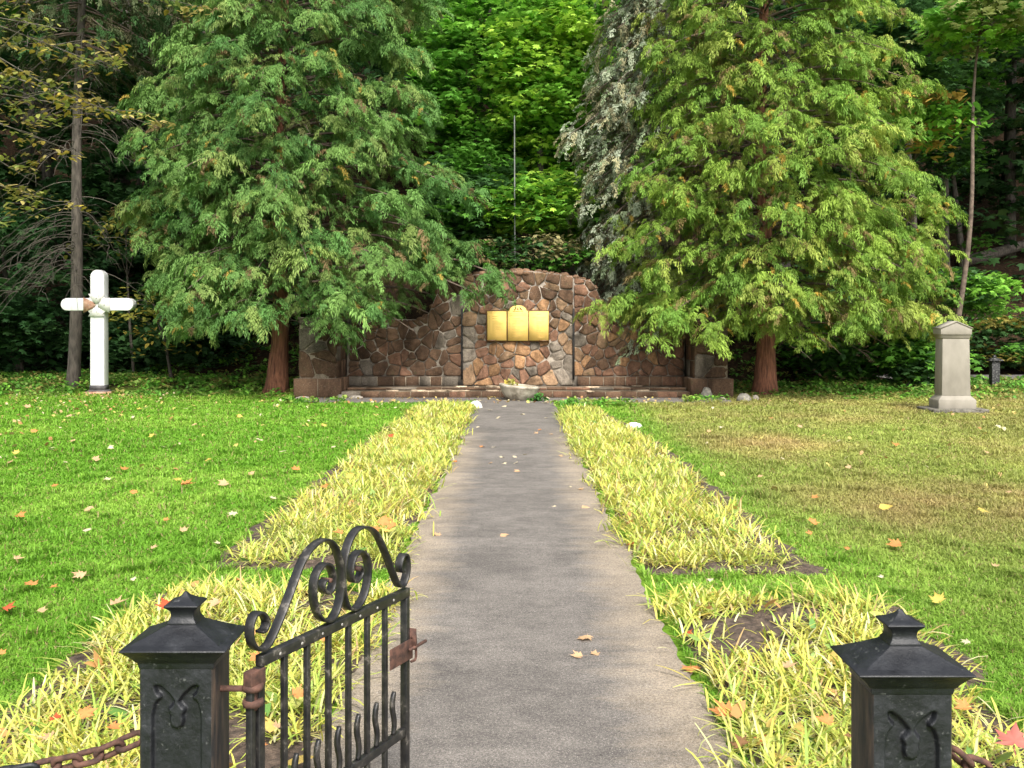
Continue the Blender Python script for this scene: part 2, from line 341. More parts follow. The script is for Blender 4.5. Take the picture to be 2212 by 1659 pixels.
xs = np.linspace(-1.33, 1.33, 40); rubble(np.concatenate([np.stack([xs, top(xs) - 0.01], 1), [(1.33, 0.2), (-1.33, 0.2)]]), 0.25, col_c, b, rs=3)
xs = np.linspace(1.34, 3.98, 60)
rubble(np.concatenate([np.stack([xs, top(xs) - 0.01], 1), [(3.98, 0.43), (1.34, 0.43)]]), 0.255, col_r, b, rs=8)
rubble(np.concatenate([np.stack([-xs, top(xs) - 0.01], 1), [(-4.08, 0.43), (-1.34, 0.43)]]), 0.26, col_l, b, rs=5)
b.build('stone_facing', M_stone, wall, smooth=True)
# lichen-grey capping lumps along the humped top
b = MB(); rr = np.random.default_rng(6)
for x in np.arange(-2.35, 2.36, 0.15):
    z = float(top(x)); s = 0.07 + 0.05 * rr.random(); a = np.arange(7) * 2 * math.pi / 7 + rr.random()
    rg = [np.stack([x + math.cos(f) * s * 1.3 * np.cos(a), 0.05 + 0.18 * rr.random() + math.cos(f) * s * 1.6 * np.sin(a), np.full(7, z - 0.05 + s * (math.sin(f) + 0.15))], 1) + (rr.random((7, 3)) - 0.5) * 0.03 for f in (-0.9, -0.2, 0.45, 1.1)]
    MB().rings(rg, np.array(pal['brown']) * (1.0 + 0.8 * rr.random())).build('capping_stone', M_stone, wall)
for s in (-1, 1):
    b = MB().box(s * 1.335 - 0.024, s * 1.335 + 0.024, -0.062, -0.002, 0.35, 2.05); b.build('joint_strip', M_darkgap, wall)
def blocks(x0, x1, z0, z1, y, dep, w, b, colf, r, axis='x', jy=0.012):
    x = x0
    while x < x1 - 0.02:
        e = min(x1, x + w * (0.75 + 0.5 * r.random()));
        if x1 - e < w * 0.35: e = x1
        g = 0.008; q = jy * (r.random() - 0.5); cc = colf(r); k = 0.012
        for (a0, a1, d0, d1, h0, h1, tx) in ((x + g, e - g, y + q, y + dep, z0 + g, z1 - g, 0),):
            if axis == 'x':
                rg = [np.array([(a0 + i, yy, h0 + i), (a1 - i, yy, h0 + i), (a1 - i, yy, h1 - i), (a0 + i, yy, h1 - i)]) + (r.random((4, 3)) - 0.5) * 0.012 for i, yy in ((0, d1), (0, d0 + k), (k, d0))]
            else:
                rg = [np.array([(yy, a0 + i, h0 + i), (yy, a0 + i, h1 - i), (yy, a1 - i, h1 - i), (yy, a1 - i, h0 + i)]) + (r.random((4, 3)) - 0.5) * 0.012 for i, yy in ((0, d1), (0, d0 + k * (1 if dep > 0 else -1)), (k, d0))]
            b.rings(rg, cc, cap0=False)
        x = e
rr = np.random.default_rng(12)
for nm, x0, x1, cf in (('ledge', 1.42, 3.99, lambda r: pick(r, brown=3, red=3, tan=1)), ('ledge', -4.09, -1.42, lambda r: pick(r, brown=4, grey=2) * 0.6)):  # left ledge: cedar shade and moss darkened into the block colours
    b = MB(); blocks(x0, x1, 0.2, 0.43, -0.16, 0.2, 0.34, b, cf, rr); b.box(x0 + 0.01, x1 - 0.01, -0.145, 0.0, 0.19, 0.422, np.array((0.34, 0.3, 0.25)))
    b.build(nm, M_stone, wall)
for x0, x1, nm in ((-5.0, -4.12, 0), (4.02, 4.80, 1)):
    b = MB(); s = 1 if nm else -1
    yf = -1.15; lay = [0.44, 0.83, 1.16, 1.50, 1.78]
    b.box(x0 + 0.02, x1 - 0.02, yf + 0.02, 0.5, -0.05, 1.77, np.array((0.26, 0.23, 0.19)))
    for a, c_ in zip(lay[:-1], lay[1:]):
        blocks(yf + 0.01, 0.0, a, c_, (x0 if nm else x1), (0.2 if nm else -0.2), 0.5, b, lambda r: pick(r, grey=1, brown=4, red=1) * 0.7, rr, 'y')
    rubble([(x0, 0.44), (x1, 0.44), (x1, 1.78), (x0, 1.78)], 0.36, lambda c, r: pick(r, grey=3, brown=4) * 0.6, b, 0.03, 0.009, 40 + nm, yf + 0.015)
    b.box(x0 - 0.01, x1 + 0.01, yf - 0.01, 0.5, 1.772, 1.83, np.array((0.2, 0.18, 0.16)))
    p0, p1 = x0 - 0.10, x1 + 0.10
    b.box(p0 + 0.02, p1 - 0.02, yf - 0.08, 0.5, -0.05, 0.43, np.array((0.26, 0.23, 0.19)))
    blocks(p0, p1, 0.0, 0.44, yf - 0.11, 0.2, 0.5, b, lambda r: pick(r, grey=1, brown=5) * 0.6, rr)
    blocks(yf - 0.1, -0.1, 0.0, 0.44, (p0 if nm else p1), (0.2 if nm else -0.2), 0.5, b, lambda r: pick(r, grey=1, brown=4), rr, 'y')
    b.build('pier', M_stone, wall)
b = MB(); cf = lambda r: pick(r, brown=4, red=1, grey=1) * 0.75
b.box(-4.0, 3.9, -1.27, -0.02, -0.05, 0.135, np.array((0.22, 0.19, 0.15))); blocks(-4.0, 3.9, 0.0, 0.145, -1.3, 0.25, 0.42, b, cf, rr)
b.box(-3.95, 3.9, -0.80, -0.02, 0.13, 0.20, np.array((0.24, 0.2, 0.16))); blocks(-3.95, 3.88, 0.142, 0.208, -0.82, 0.3, 0.5, b, cf, rr)
m2 = spotted('worn_step', (0.10, 0.085, 0.07), (0.42, 0.38, 0.32), 3.0, 0.95, 0.7, 0.02, (0.6, 3, 3), 0.42, 0.66)
b.build('step', [M_stone], wall)
b = MB()                                                      # broken pale slabs on the upper tread
for k in range(46):
    x = rr.uniform(-3.0, 3.4) if k > 36 else rr.uniform(-2.4, 0.4); w = 0.06 + 0.16 * rr.random(); d = 0.05 + 0.1 * rr.random(); y = rr.uniform(-1.2, -0.9) if rr.random() < 0.7 else rr.uniform(-0.75, -0.2); z = 0.142 if y < -0.85 else 0.206
    a = np.sort(rr.random(6)) * 6.28; rg = [np.stack([x + w * np.cos(a) * q, y + d * np.sin(a) * q, np.full(6, z + hh)], 1) for q, hh in ((1, -0.01), (0.97, 0.012 + 0.012 * rr.random()), (0.8, 0.02))]
    MB().rings(rg, np.array(pal['pale']) * (1.0 + 0.6 * rr.random())).build('broken_slab', M_stone, wall)

# ------------------------------------------------------------------ brass plaque
M_brass, t, p = nt('polished_brass'); n = noise(t, 3, 3); t.links.new(ramp(t, n, [(0.3, (0.80, 0.55, 0.15)), (0.7, (0.83, 0.59, 0.18))]), p.inputs['Base Color']); p.inputs['Specular IOR Level'].default_value = 0.12; p.inputs['Roughness'].default_value = 0.75
M_brassdark = spotted('engraving', (0.50, 0.32, 0.085), (0.60, 0.39, 0.11), 30, 0.6)
M_plaqueframe = spotted('brown_board', (0.10, 0.05, 0.02), (0.16, 0.085, 0.03), 12, 0.5)
M_emblem = spotted('emblem_dark', (0.07, 0.04, 0.015), (0.13, 0.075, 0.03), 40, 0.6); M_emblemred = spotted('emblem_shield', (0.55, 0.20, 0.10), (0.7, 0.36, 0.16), 40, 0.5)
pq = thing('plaque', 'brass three-panel plaque with an arched middle mounted on the stone wall', 'plaque', (WX, WY - 0.09, 0))
def px(x): return (x - 1118.5) / F * 23.2
def pz(y): return H - (y - VY) / F * 23.2
def zoomp(cx, cy): return (1780 + cx * 0.1537) / 1.736, (1120 + cy * 0.1537) / 1.736     # from the enlarged view of the plaque
def R2(cx0, cy0, cx1, cy1): a = zoomp(cx0, cy0); c = zoomp(cx1, cy1); return px(a[0]), px(c[0]), pz(c[1]), pz(a[1])
def arch_plate(x0, x1, z0, z1, ax0, ax1, az, y0, y1, mat, name, parent):
    aa = np.linspace(0, math.pi, 20); cx = (ax0 + ax1) / 2; rx = (ax1 - ax0) / 2; rz = az - z1
    P = [(x0, z0), (x1, z0), (x1, z1)] + [(cx + rx * math.cos(a), z1 + 0.004 + rz * math.sin(a)) for a in aa] + [(x0, z1)]
    P = np.array(P); f = np.stack([P[:, 0], np.full(len(P), y0), P[:, 1]], 1); g_ = f.copy(); g_[:, 1] = y1
    return MB().rings([g_, f]).build(name, mat, parent)
x0, x1, z0, z1 = R2(285, 285, 1820, 1045); a0, a1, _, az = R2(828, 150, 1285, 300)
arch_plate(x0, x1, z0, z1, a0, a1, az, -0.02, 0.1, M_plaqueframe, 'backing_board', pq)
rr = np.random.default_rng(3)
def lines(parent, r, rows, x_start):
    xa, xb, za, zb = r
    for f, w0, w1 in rows:
        z = zb - (zb - za) * f; MB().box(xa + (xb - xa) * w0, xa + (xb - xa) * w1, -0.0412, -0.039, z - 0.0045, z + 0.0045).build('engraved_line', M_brassdark, parent)
        if x_start: MB().box(xa + 0.03, xa + 0.055, -0.0412, -0.039, z - 0.0045, z + 0.0045).build('engraved_line', M_brassdark, parent)
rl = R2(312, 310, 775, 1020); pn = MB().box(rl[0], rl[1], -0.04, -0.02, rl[2], rl[3]).build('panel', M_brass, pq)
lines(pn, rl, [(0.05, .1, .8), (0.17, .26, .6), (0.25, .26, .55)] + [(0.33 + 0.037 * k, .26, .55 + .33 * rr.random()) for k in range(16)], True)
rc = R2(808, 300, 1302, 1025); a0, a1, _, az = R2(848, 168, 1262, 300)
pn = arch_plate(rc[0], rc[1], rc[2], rc[3], a0, a1, az, -0.04, -0.02, M_brass, 'panel', pq)
lines(pn, rc, [(0.10, .1, .9), (0.16, .12, .9)] + [(0.26 + 0.052 * k, .22, .5 + .4 * rr.random()) for k in range(13)], True)
rt = R2(1328, 310, 1800, 1020); pr_ = MB().box(rt[0], rt[1], -0.04, -0.02, rt[2], rt[3]).build('panel', M_brass, pq)
lines(pr_, rt, [(0.10, .4, .6), (0.2, .2, .85), (0.26, .35, .8)] + [(0.36 + 0.06 * k, .38, .55 + .3 * rr.random()) for k in range(10)], False)
for q in (R2(300, 1004, 532, 1030), R2(1570, 1012, 1800, 1038)): MB().box(q[0], q[1], -0.05, -0.041, q[2], q[3]).build('bracket', M_plaqueframe, pq)
def flat(pts, mat, name, parent, y=-0.0425):
    P = np.array([zoomp(*q) for q in pts]); P = np.stack([[px(v) for v in P[:, 0]], np.full(len(P), y), [pz(v) for v in P[:, 1]]], 1)
    a2 = 0.5 * np.sum(P[:, 0] * np.roll(P[:, 2], -1) - P[:, 2] * np.roll(P[:, 0], -1))
    if a2 < 0: P = P[::-1]
    g_ = P.copy(); g_[:, 1] += 0.003; return MB().rings([g_, P]).build(name, mat, parent)
flat([(985, 210), (1010, 205), (1015, 240), (1000, 262), (995, 290), (960, 285), (945, 270), (965, 270), (975, 255), (990, 235)], M_emblem, 'emblem_supporter', pn)
flat([(1090, 205), (1120, 212), (1130, 240), (1150, 262), (1160, 285), (1130, 280), (1115, 262), (1098, 262), (1110, 245), (1095, 225)], M_emblem, 'emblem_supporter', pn)
flat([(1032, 215), (1078, 215), (1078, 262), (1055, 288), (1032, 262)], M_emblemred, 'emblem_shield', pn)
flat([(920, 302), (1000, 298), (1060, 306), (1120, 298), (1185, 302), (1180, 318), (1120, 312), (1060, 322), (1000, 314), (930, 320)], M_brassdark, 'emblem_ribbon', pn)

# ------------------------------------------------------------------ white cross
M_white = spotted('white_paint', (0.64, 0.64, 0.61), (0.82, 0.825, 0.825), 2.2, 0.5, 0.1, 0.003, (4, 4, 0.7), 0.22, 0.45); M_whiteplate = spotted('chipped_white_plate', (0.52, 0.49, 0.42), (0.80, 0.79, 0.76), 14, 0.6, 0.3, 0.004, None, 0.3, 0.48)
M_rust = spotted('rust', (0.038, 0.019, 0.014), (0.125, 0.058, 0.04), 38, 0.85, 0.6, 0.003); M_rustplate = spotted('peeled_rusty_plate', (0.30, 0.14, 0.085), (0.55, 0.36, 0.25), 9, 0.8, 0.4)
M_greymetal = spotted('grey_metal', (0.05, 0.048, 0.052), (0.11, 0.10, 0.10), 8, 0.6); M_bolt = spotted('bolt', (0.2, 0.19, 0.18), (0.35, 0.33, 0.3), 40, 0.5)
DC = 23.4
def cz(cx, cy):   # enlarged cross view
    x = (220 + cx * 0.3255) / 1.736; y = (980 + cy * 0.3255) / 1.736; q = at(x, y, DC); return q[0], q[2]
ccx = (cz(393, 0)[0] + cz(548, 0)[0]) / 2
cross = thing('wooden_cross', 'tall white cross with rounded ends standing on the left lawn', 'cross', (ccx, DC, 0.0))
def capsule(x0, x1, z0, z1, end, mat, name, th=0.13):
    cx = (x0 + x1) / 2; a = np.linspace(0, math.pi, 14)
    if end == 'top': r = (x1 - x0) / 2; P = [(x0, z0), (x1, z0)] + [(cx + r * math.cos(q), z1 - r + r * math.sin(q)) for q in a]
    elif end == 'left': r = (z1 - z0) / 2; P = [(x1, z0), (x1, z1)] + [(x0 + r - r * math.sin(q), (z0 + z1) / 2 + r * math.cos(q)) for q in a]
    else: r = (z1 - z0) / 2; P = [(x0, z1), (x0, z0)] + [(x1 - r + r * math.sin(q), (z0 + z1) / 2 - r * math.cos(q)) for q in a]
    P = np.array(P); f = np.stack([P[:, 0] - ccx, np.full(len(P), -th), P[:, 1]], 1); g_ = f.copy(); g_[:, 1] = th
    o = MB().rings([g_, f]).build(name, mat, cross); return bevel(o, 0.012, 3)
ux0, ux1 = cz(390, 0)[0], cz(549, 0)[0]; ztop = cz(0, 100)[1]; zb = cz(0, 1430)[1]
capsule(ux0, ux1, zb - 0.02, ztop, 'top', M_white, 'upright')
zc = (cz(0, 425)[1] + cz(0, 568)[1]) / 2; hw = 0.5 * (cz(0, 425)[1] - cz(0, 568)[1])
capsule(cz(48, 0)[0], ux0 - 0.002, zc - hw, zc + hw, 'left', M_white, 'arm', 0.12); capsule(ux1 + 0.002, cz(880, 0)[0], zc - hw, zc + hw, 'right', M_white, 'arm', 0.12)
b = MB(); a = np.arange(36) * 2 * math.pi / 36; r = (cz(590, 0)[0] - cz(345, 0)[0]) / 2
b.rings([np.stack([r * q * np.cos(a), np.full(36, y), zc - 0.02 + r * q * np.sin(a)], 1) for q, y in ((1, -0.131), (1, -0.155), (0.96, -0.162))], cap0=False); b.build('disc', M_whiteplate, cross)
for k, (ang, mt) in enumerate(((90, M_whiteplate), (270, M_whiteplate), (0, M_whiteplate), (180, M_rustplate))):
    d = np.array([math.cos(R(ang)), math.sin(R(ang))]); e = np.array([-d[1], d[0]]); R1 = r * 1.06 if k < 2 else r * 1.22; wo = 0.20 if k < 2 else 0.185
    P = np.array([d * 0.03 - e * 0.05, d * R1 - e * wo, d * R1 + e * wo, d * 0.03 + e * 0.05]); P[:, 1] += zc - 0.02
    f = np.stack([P[:, 0], np.full(4, -0.176), P[:, 1]], 1); g_ = f.copy(); g_[:, 1] = -0.163; o = MB().rings([g_, f]).build('flared_plate', mt, cross)
    if k == 3: o['label'] = 'brown flared plate with its white paint peeled off'
    b = MB(); q = d * R1 * 0.6; bb = np.arange(8) * math.pi / 4; b.rings([np.stack([q[0] + rr_ * np.cos(bb), np.full(8, yy), zc - 0.02 + q[1] + rr_ * np.sin(bb)], 1) for rr_, yy in ((0.014, -0.175), (0.012, -0.186))], cap0=False); b.build('bolt', M_bolt, o)
za = cz(0, 1425)[1]; b = MB(); w = (ux1 - ux0) / 2 + 0.012
b.box(-w, w, -0.145, 0.145, zb - 0.10, zb + 0.012); b.box(-w - 0.09, w + 0.09, -0.2, 0.2, 0.06, zb - 0.098, taper=(0.09, 0.05)); b.build('metal_shoe', M_greymetal, cross)
b = MB().box(-w - 0.13, w + 0.13, -0.26, 0.26, -0.05, 0.062, taper=(0.03, 0.03)); b.build('footing', M_rustplate, cross)

# ------------------------------------------------------------------ grey granite monument
M_granite = spotted('grey_granite', (0.20, 0.182, 0.148), (0.29, 0.265, 0.22), 4, 0.8, 0.15, 0.004, (1, 1, 0.5), 0.3, 0.7, fine=(60, (0.24, 0.22, 0.18), 0.62)); M_roughstone = spotted('rough_granite', (0.06, 0.055, 0.043), (0.19, 0.175, 0.145), 14, 0.9, 1.0, 0.03)
DM = 18.06
def mz(cx, cy): x = 1981.6 + cx * 0.1389; y = (1180 + cy * 0.2412) / 1.736; q = at(x, y, DM + 0.15); return q[0], q[2]
mcx = 0.5 * (mz(350, 0)[0] + mz(940, 0)[0]); mon = thing('monument', 'grey granite pedestal monument with a gabled cap on the right lawn', 'monument', (mcx, DM + 0.42, 0))
def half(c0, c1): return 0.5 * (mz(c1, 0)[0] - mz(c0, 0)[0])
def Z_(cy): return mz(0, cy)[1]
dk = 0.62
w = half(170, 1045); r_ = np.random.default_rng(2); b = MB()
gxn = 26
bb = MB().box(-w, w, -w * dk - 0.06, w * dk + 0.06, -0.08, Z_(1465)); o = bb.build('base_slab', M_roughstone, mon); bevel(o, 0.02, 2)
w = half(352, 942); o = MB().box(-w, w, -w * dk, w * dk, Z_(1465) - 0.004, Z_(1335)).box(-w, w, -w * dk, w * dk, Z_(1336), Z_(1262), taper=(0.085, 0.06)).build('plinth', M_granite, mon); bevel(o, 0.006)
wt, wb = half(418, 838), half(408, 858); o = MB().box(-wb, wb, -wb * dk, wb * dk, Z_(1262) - 0.004, Z_(372), taper=(wb - wt, (wb - wt) * dk)).build('shaft', M_granite, mon); bevel(o, 0.006)
wc = half(425, 893)
def sq(w_, z): return np.array([(-w_, -w_ * dk, z), (w_, -w_ * dk, z), (w_, w_ * dk, z), (-w_, w_ * dk, z)])
o = MB().rings([sq(wt * 1.03, Z_(374)), sq(wt * 1.05, Z_(352)), sq(wc * 0.985, Z_(312)), sq(wc, Z_(308))]).build('cornice', M_granite, mon)
zr, ze = Z_(118), Z_(222)
P = np.array([(-wc - 0.012, Z_(307)), (wc + 0.012, Z_(307)), (wc + 0.012, ze), (0, zr), (-wc - 0.012, ze)])
f = np.stack([P[:, 0], np.full(5, -wc * dk), P[:, 1]], 1); g_ = f.copy(); g_[:, 1] = wc * dk
o = MB().rings([g_, f]).build('gabled_cap', M_granite, mon); bevel(o, 0.006)
b = MB()
for s in (-1, 1):
    e = np.array([s * (wc + 0.02), ze]); a_ = np.array([0, zr]); d = (e - a_) / np.linalg.norm(e - a_); nn = np.array([-d[1] * s, d[0] * s]); nn = nn if nn[1] > 0 else -nn
    q = np.array([a_ + nn * 0.002, e + nn * 0.002, e + nn * 0.022, np.array([0, zr + 0.026])]); f = np.stack([q[:, 0], np.full(4, -wc * dk - 0.012), q[:, 1]], 1); g_ = f.copy(); g_[:, 1] = wc * dk + 0.012
    b.rings([f, g_])
b.build('roof_edge', M_granite, mon)

# ------------------------------------------------------------------ iron gate posts
def ironmat(name, hi=(0.03, 0.032, 0.038)):
    m, t, p = nt(name); n = noise(t, 16, 6, 0.7); n2 = noise(t, 70, 3, 0.6); n3 = noise(t, 220, 2)
    c = ramp(t, n, [(0.35, (0.007, 0.0075, 0.0095)), (0.62, (0.013, 0.0145, 0.018)), (0.75, hi)])
    c = mix(t, c, (0.15, 0.155, 0.15), mix(t, (0, 0, 0), ramp(t, n2, [(0.60, (0, 0, 0)), (0.70, (0.6, 0.6, 0.6))]), ramp(t, noise(t, 9, 4, 0.7), [(0.50, (0, 0, 0)), (0.62, (1, 1, 1))])))
    t.links.new(c, p.inputs['Base Color']); p.inputs['Roughness'].default_value = 0.42; t.links.new(ramp(t, n, [(0.3, (0.32,) * 3), (0.7, (0.6,) * 3)]), p.inputs['Roughness'])
    rus = noise(t, 11, 7, 0.8, stretch=(1, 1, 0.5)); c2 = mix(t, c, (0.085, 0.042, 0.028), ramp(t, rus, [(0.66, (0, 0, 0)), (0.72, (0.8, 0.8, 0.8))])); t.links.new(c2, p.inputs['Base Color'])
    bump(t, p, noise(t, 90, 5, 0.75), 0.55, 0.003); return m
M_iron = ironmat('black_painted_iron'); M_ironrust = spotted('rust_edged_iron', (0.016, 0.015, 0.016), (0.085, 0.058, 0.042), 14, 0.6, 0.5, 0.003, (3, 3, 0.6), 0.42, 0.72)
m, t, p = nt('gate_iron'); n = noise(t, 22, 6, 0.7); t.links.new(ramp(t, n, [(0.42, (0.010, 0.010, 0.011)), (0.58, (0.028, 0.026, 0.024)), (0.65, (0.12, 0.108, 0.095)), (0.70, (0.03, 0.025, 0.02)), (0.76, (0.10, 0.045, 0.03))]), p.inputs['Base Color']); p.inputs['Roughness'].default_value = 0.42; bump(t, p, n, 0.4, 0.002); M_gate = m
def poly_in(P, X, Y):
    c = np.zeros(X.shape, bool); n = len(P)
    for i in range(n):
        x0, y0 = P[i - 1]; x1, y1 = P[i]
        k = (y0 > Y) != (y1 > Y); xi = (x1 - x0) * (Y - y0) / (y1 - y0 + 1e-12) + x0; c ^= k & (X < xi)
    return c
SW, SD = 0.186, 0.145
def make_post(cx, front, dz, label):
    t = thing('gate_post', label, 'gate post', (cx, front + 0.105, 0), 0, 'black cast iron gate posts')
    hw = SW / 2; hd = SD / 2; zt = 0.740 + dz; z0 = -0.15
    # front face is a relief: sunk tracery panel with two pointed lobes and a raised drop
    nxg, nzg = 94, 240; gx_ = np.linspace(-hw + 0.004, hw - 0.004, nxg); gz_ = np.linspace(0.10, zt, nzg); Xg, Zg = np.meshgrid(gx_, gz_)
    U = Xg / hw * 325; W = (zt - Zg) / 0.185 * 700                      # picture units of the enlarged post: half width 325, down from the neck
    c = lambda pts: catmull(np.array(pts + [pts[0]], float), 6)
    right = c([(195, 185), (178, 245), (140, 300), (178, 340), (205, 420), (212, 520), (212, 900), (212, 2200), (6, 2200), (6, 620), (40, 590), (62, 520), (52, 470), (72, 420), (45, 380), (20, 350), (40, 300), (110, 220), (160, 185)])
    rec = poly_in(right, np.abs(U), W)
    drop = poly_in(c([(-15, 330), (15, 330), (42, 390), (72, 425), (55, 470), (62, 520), (38, 575), (0, 600), (-38, 575), (-62, 520), (-55, 470), (-72, 425), (-42, 390)]), U, W)
    rec = (rec | ((np.abs(U) < 10) & (W > 600))) & ~drop
    dep = rec.astype(float)
    for _ in range(2): dep = (dep + np.roll(dep, 1, 0) + np.roll(dep, -1, 0) + np.roll(dep, 1, 1) + np.roll(dep, -1, 1)) / 5
    dep = dep * 0.015 + drop * 0.0 + (fbm(Xg * 60, Zg * 60, int(abs(cx) * 10)) - 0.47) * 0.0022
    V = np.stack([Xg, -hd + dep, Zg], -1).reshape(-1, 3); i = np.arange(nzg - 1)[:, None] * nxg; j = np.arange(nxg - 1)[None]
    b = MB().add(V, np.stack([i + j, i + j + 1, i + nxg + j + 1, i + nxg + j], -1).reshape(-1, 4)); b.build('relief_panel', M_iron, t, smooth=True)
    k = 0.004
    P = np.array([(-hw + k, -hd), (-hw, -hd + k), (-hw, hd - k), (-hw + k, hd), (hw - k, hd), (hw, hd - k), (hw, -hd + k), (hw - k, -hd)])[::-1]
    V = np.concatenate([np.c_[P, np.full(8, z0)], np.c_[P, np.full(8, zt)]])
    b = MB().add(V, np.array([(q, q + 1, q + 9, q + 8) for q in range(0, 7)])); b.add(np.array([(-hw + k, -hd, z0), (hw - k, -hd, z0), (hw - k, -hd, 0.1), (-hw + k, -hd, 0.1)]), np.array([(0, 1, 2, 3)])); b.build('shaft', M_ironrust, t)
    def rect(w, d, z): return np.array([(-w, -d, z), (w, -d, z), (w, d, z), (-w, d, z)])
    z = zt; cw, cd = 0.1335, 0.105
    o = MB().rings([rect(hw + .001, hd + .001, z - .006), rect(hw + .003, hd + .003, z + .004), rect(hw + .004, hd + .004, z + .010), rect(hw + .009, hd + .007, z + .013), rect(hw + .015, hd + .012, z + .022), rect(cw - .012, cd - .010, z + .036), rect(cw - .004, cd - .003, z + .043), rect(cw, cd, z + .0455), rect(cw, cd, z + .049),
                    rect(cw * .84, cd * .84, z + .0575), rect(cw * .56, cd * .58, z + .075), rect(.041, .038, z + .092), rect(.039, .036, z + .0945)]).build('cap', M_iron, t); bevel(o, 0.002, 2)
    o = MB().rings([rect(.038, .035, z + .094), rect(.036, .034, z + .100), rect(.031, .030, z + .106), rect(.029, .028, z + .116), rect(.031, .030, z + .128), rect(.043, .040, z + .139), rect(.045, .042, z + .1415), rect(.043, .040, z + .144), rect(.026, .025, z + .151), rect(.010, .010, z + .162), rect(.003, .003, z + .172)]).build('finial', M_iron, t); bevel(o, 0.0015, 2)
    return t
PLX = (301 + 460) / 2; DL = 2.43
xl = at((255 + 486) / 2, 0, DL)[0]; make_post(xl, DL, 0.0, 'black cast iron gate post carrying the open gate on its right side')
DRp = 2.216; xr = at((1857 + 2110) / 2, 0, DRp)[0]; make_post(xr, DRp, 0.016, 'black cast iron gate post standing alone right of the path')

# ------------------------------------------------------------------ the open gate leaf (local x runs along the leaf)
D1 = 2.55; X1, X2, D2 = -555.3 / F * D1, -236 / F * 1.2616 * D1, 1.2616 * D1
GL = math.hypot(X2 - X1, D2 - D1); gate = thing('garden_gate', 'black wrought iron gate leaf with scrolled top swung open into the grounds', 'gate', (X1, D1, 0), math.atan2(D2 - D1, X2 - X1))
def gp(cx, cy):            # enlarged gate view -> (along the leaf, height)
    x = 230.4 + cx / 3 - VX; y = 1106 + cy / 3; s = (x + 555.3) / (257.6 - 0.2616 * x); D = D1 * (1 + 0.2616 * s); return s * GL, H - (y - VY) / F * D
ZT = 0.739
def gb(name, x0, x1, y0, y1, z0, z1, mat=M_gate, bv=0.0025, parent=gate): return bevel(MB().box(x0, x1, y0, y1, z0, z1).build(name, mat, parent), bv, 2)
gb('top_rail', 0.0, GL + 0.004, -0.012, 0.012, ZT - 0.030, ZT); gb('lower_rail', 0.014, GL - 0.014, -0.010, 0.010, 0.255, 0.283); gb('lower_rail', 0.014, GL - 0.014, -0.010, 0.010, 0.08, 0.108)
gb('stile', -0.012, 0.012, -0.0125, 0.0125, 0.04, ZT - 0.0305); gb('stile', GL - 0.02, GL + 0.002, -0.0125, 0.0125, 0.04, ZT - 0.0305); gb('stile', -0.040, -0.022, -0.010, 0.010, 0.04, ZT - 0.08)
for k in range(6):
    x = (0.142 + 0.136 * k) * GL; o = bevel(MB().box(x - 0.008, x + 0.008, -0.0075, 0.0075, 0.284, ZT - 0.031).box(x - 0.008, x + 0.008, -0.0075, 0.0075, 0.109, 0.254).build('bar', M_gate, gate), 0.0015)
rb = np.arange(8) * math.pi / 4
for k in range(7):
    b = MB(); x = (0.10 + 0.128 * k) * GL; b.rings([np.stack([x + q * np.cos(rb), np.full(8, y_), ZT - 0.016 + q * np.sin(rb)], 1) for q, y_ in ((0.0045, -0.0115), (0.004, -0.0138))], cap0=False); b.build('rivet', M_bolt, gate)
for k in range(7):
    x = (0.074 + 0.136 * k) * GL
    if x > GL - 0.03: continue
    zz = np.linspace(0.284, 0.42, 22); xx = x + 0.006 * np.sin((zz - 0.284) / 0.136 * 2.2 * math.pi); w = np.interp(zz, [0.284, 0.36, 0.405, 0.42], [0.006, 0.0075, 0.0075, 0.003])
    o = MB().rings([np.array([(a - w_, -0.006, z_), (a + w_, -0.006, z_), (a + w_, 0.006, z_), (a - w_, 0.006, z_)]) for a, z_, w_ in zip(xx, zz, w)]).build('wavy_spike', M_gate, gate, smooth=False)
sc = [(998, 768), (968, 760), (955, 700), (985, 648), (1030, 690), (1040, 745)]
curl = [gp(*q) for q in [(990, 778), (1018, 760), (1032, 705), (998, 652), (950, 672), (925, 760), (938, 850), (985, 893), (1040, 860), (1100, 740), (1180, 540), (1260, 330), (1330, 225), (1410, 178), (1470, 215), (1508, 320), (1518, 430), (1508, 560), (1475, 665), (1425, 706), (1370, 670), (1338, 560), (1345, 430), (1392, 345), (1440, 345), (1466, 420), (1455, 495), (1425, 525), (1392, 495), (1400, 450), (1425, 440)]]
curl = catmull(np.array(curl), 7)
def ribbon(P, name):
    T = np.gradient(P, axis=0); T /= np.linalg.norm(T, axis=1)[:, None]; Nn = np.stack([-T[:, 1], T[:, 0]], 1); h = 0.0036; w = 0.0145
    rg = []
    for q, n_ in zip(P, Nn):
        a = q + n_ * h; c_ = q - n_ * h; rg.append(np.array([(a[0], -w, a[1]), (a[0], w, a[1]), (c_[0], w, c_[1]), (c_[0], -w, c_[1])]))
    return bevel(MB().rings(rg).build(name, M_gate, gate), 0.001, 1)
zsh = ZT + 0.0035 - curl[:, 1].min(); curl[:, 1] += max(zsh, 0) if zsh > 0 else 0
ribbon(curl, 'scroll'); mir = curl.copy(); mir[:, 0] = GL - mir[:, 0] + 0.004; mir[:, 0] = np.where(mir[:, 0] > 0.84 * GL, 0.84 * GL + (mir[:, 0] - 0.84 * GL) * 0.76, mir[:, 0]); ribbon(mir[::-1], 'scroll')
for q in (curl[-1], mir[-1]):
    b = MB().rings([np.stack([q[0] + r_ * np.cos(rb), np.full(8, y_), q[1] + r_ * np.sin(rb)], 1) for r_, y_ in ((0.007, -0.018), (0.007, 0.018))]); b.build('scroll_rivet', M_rust, gate)
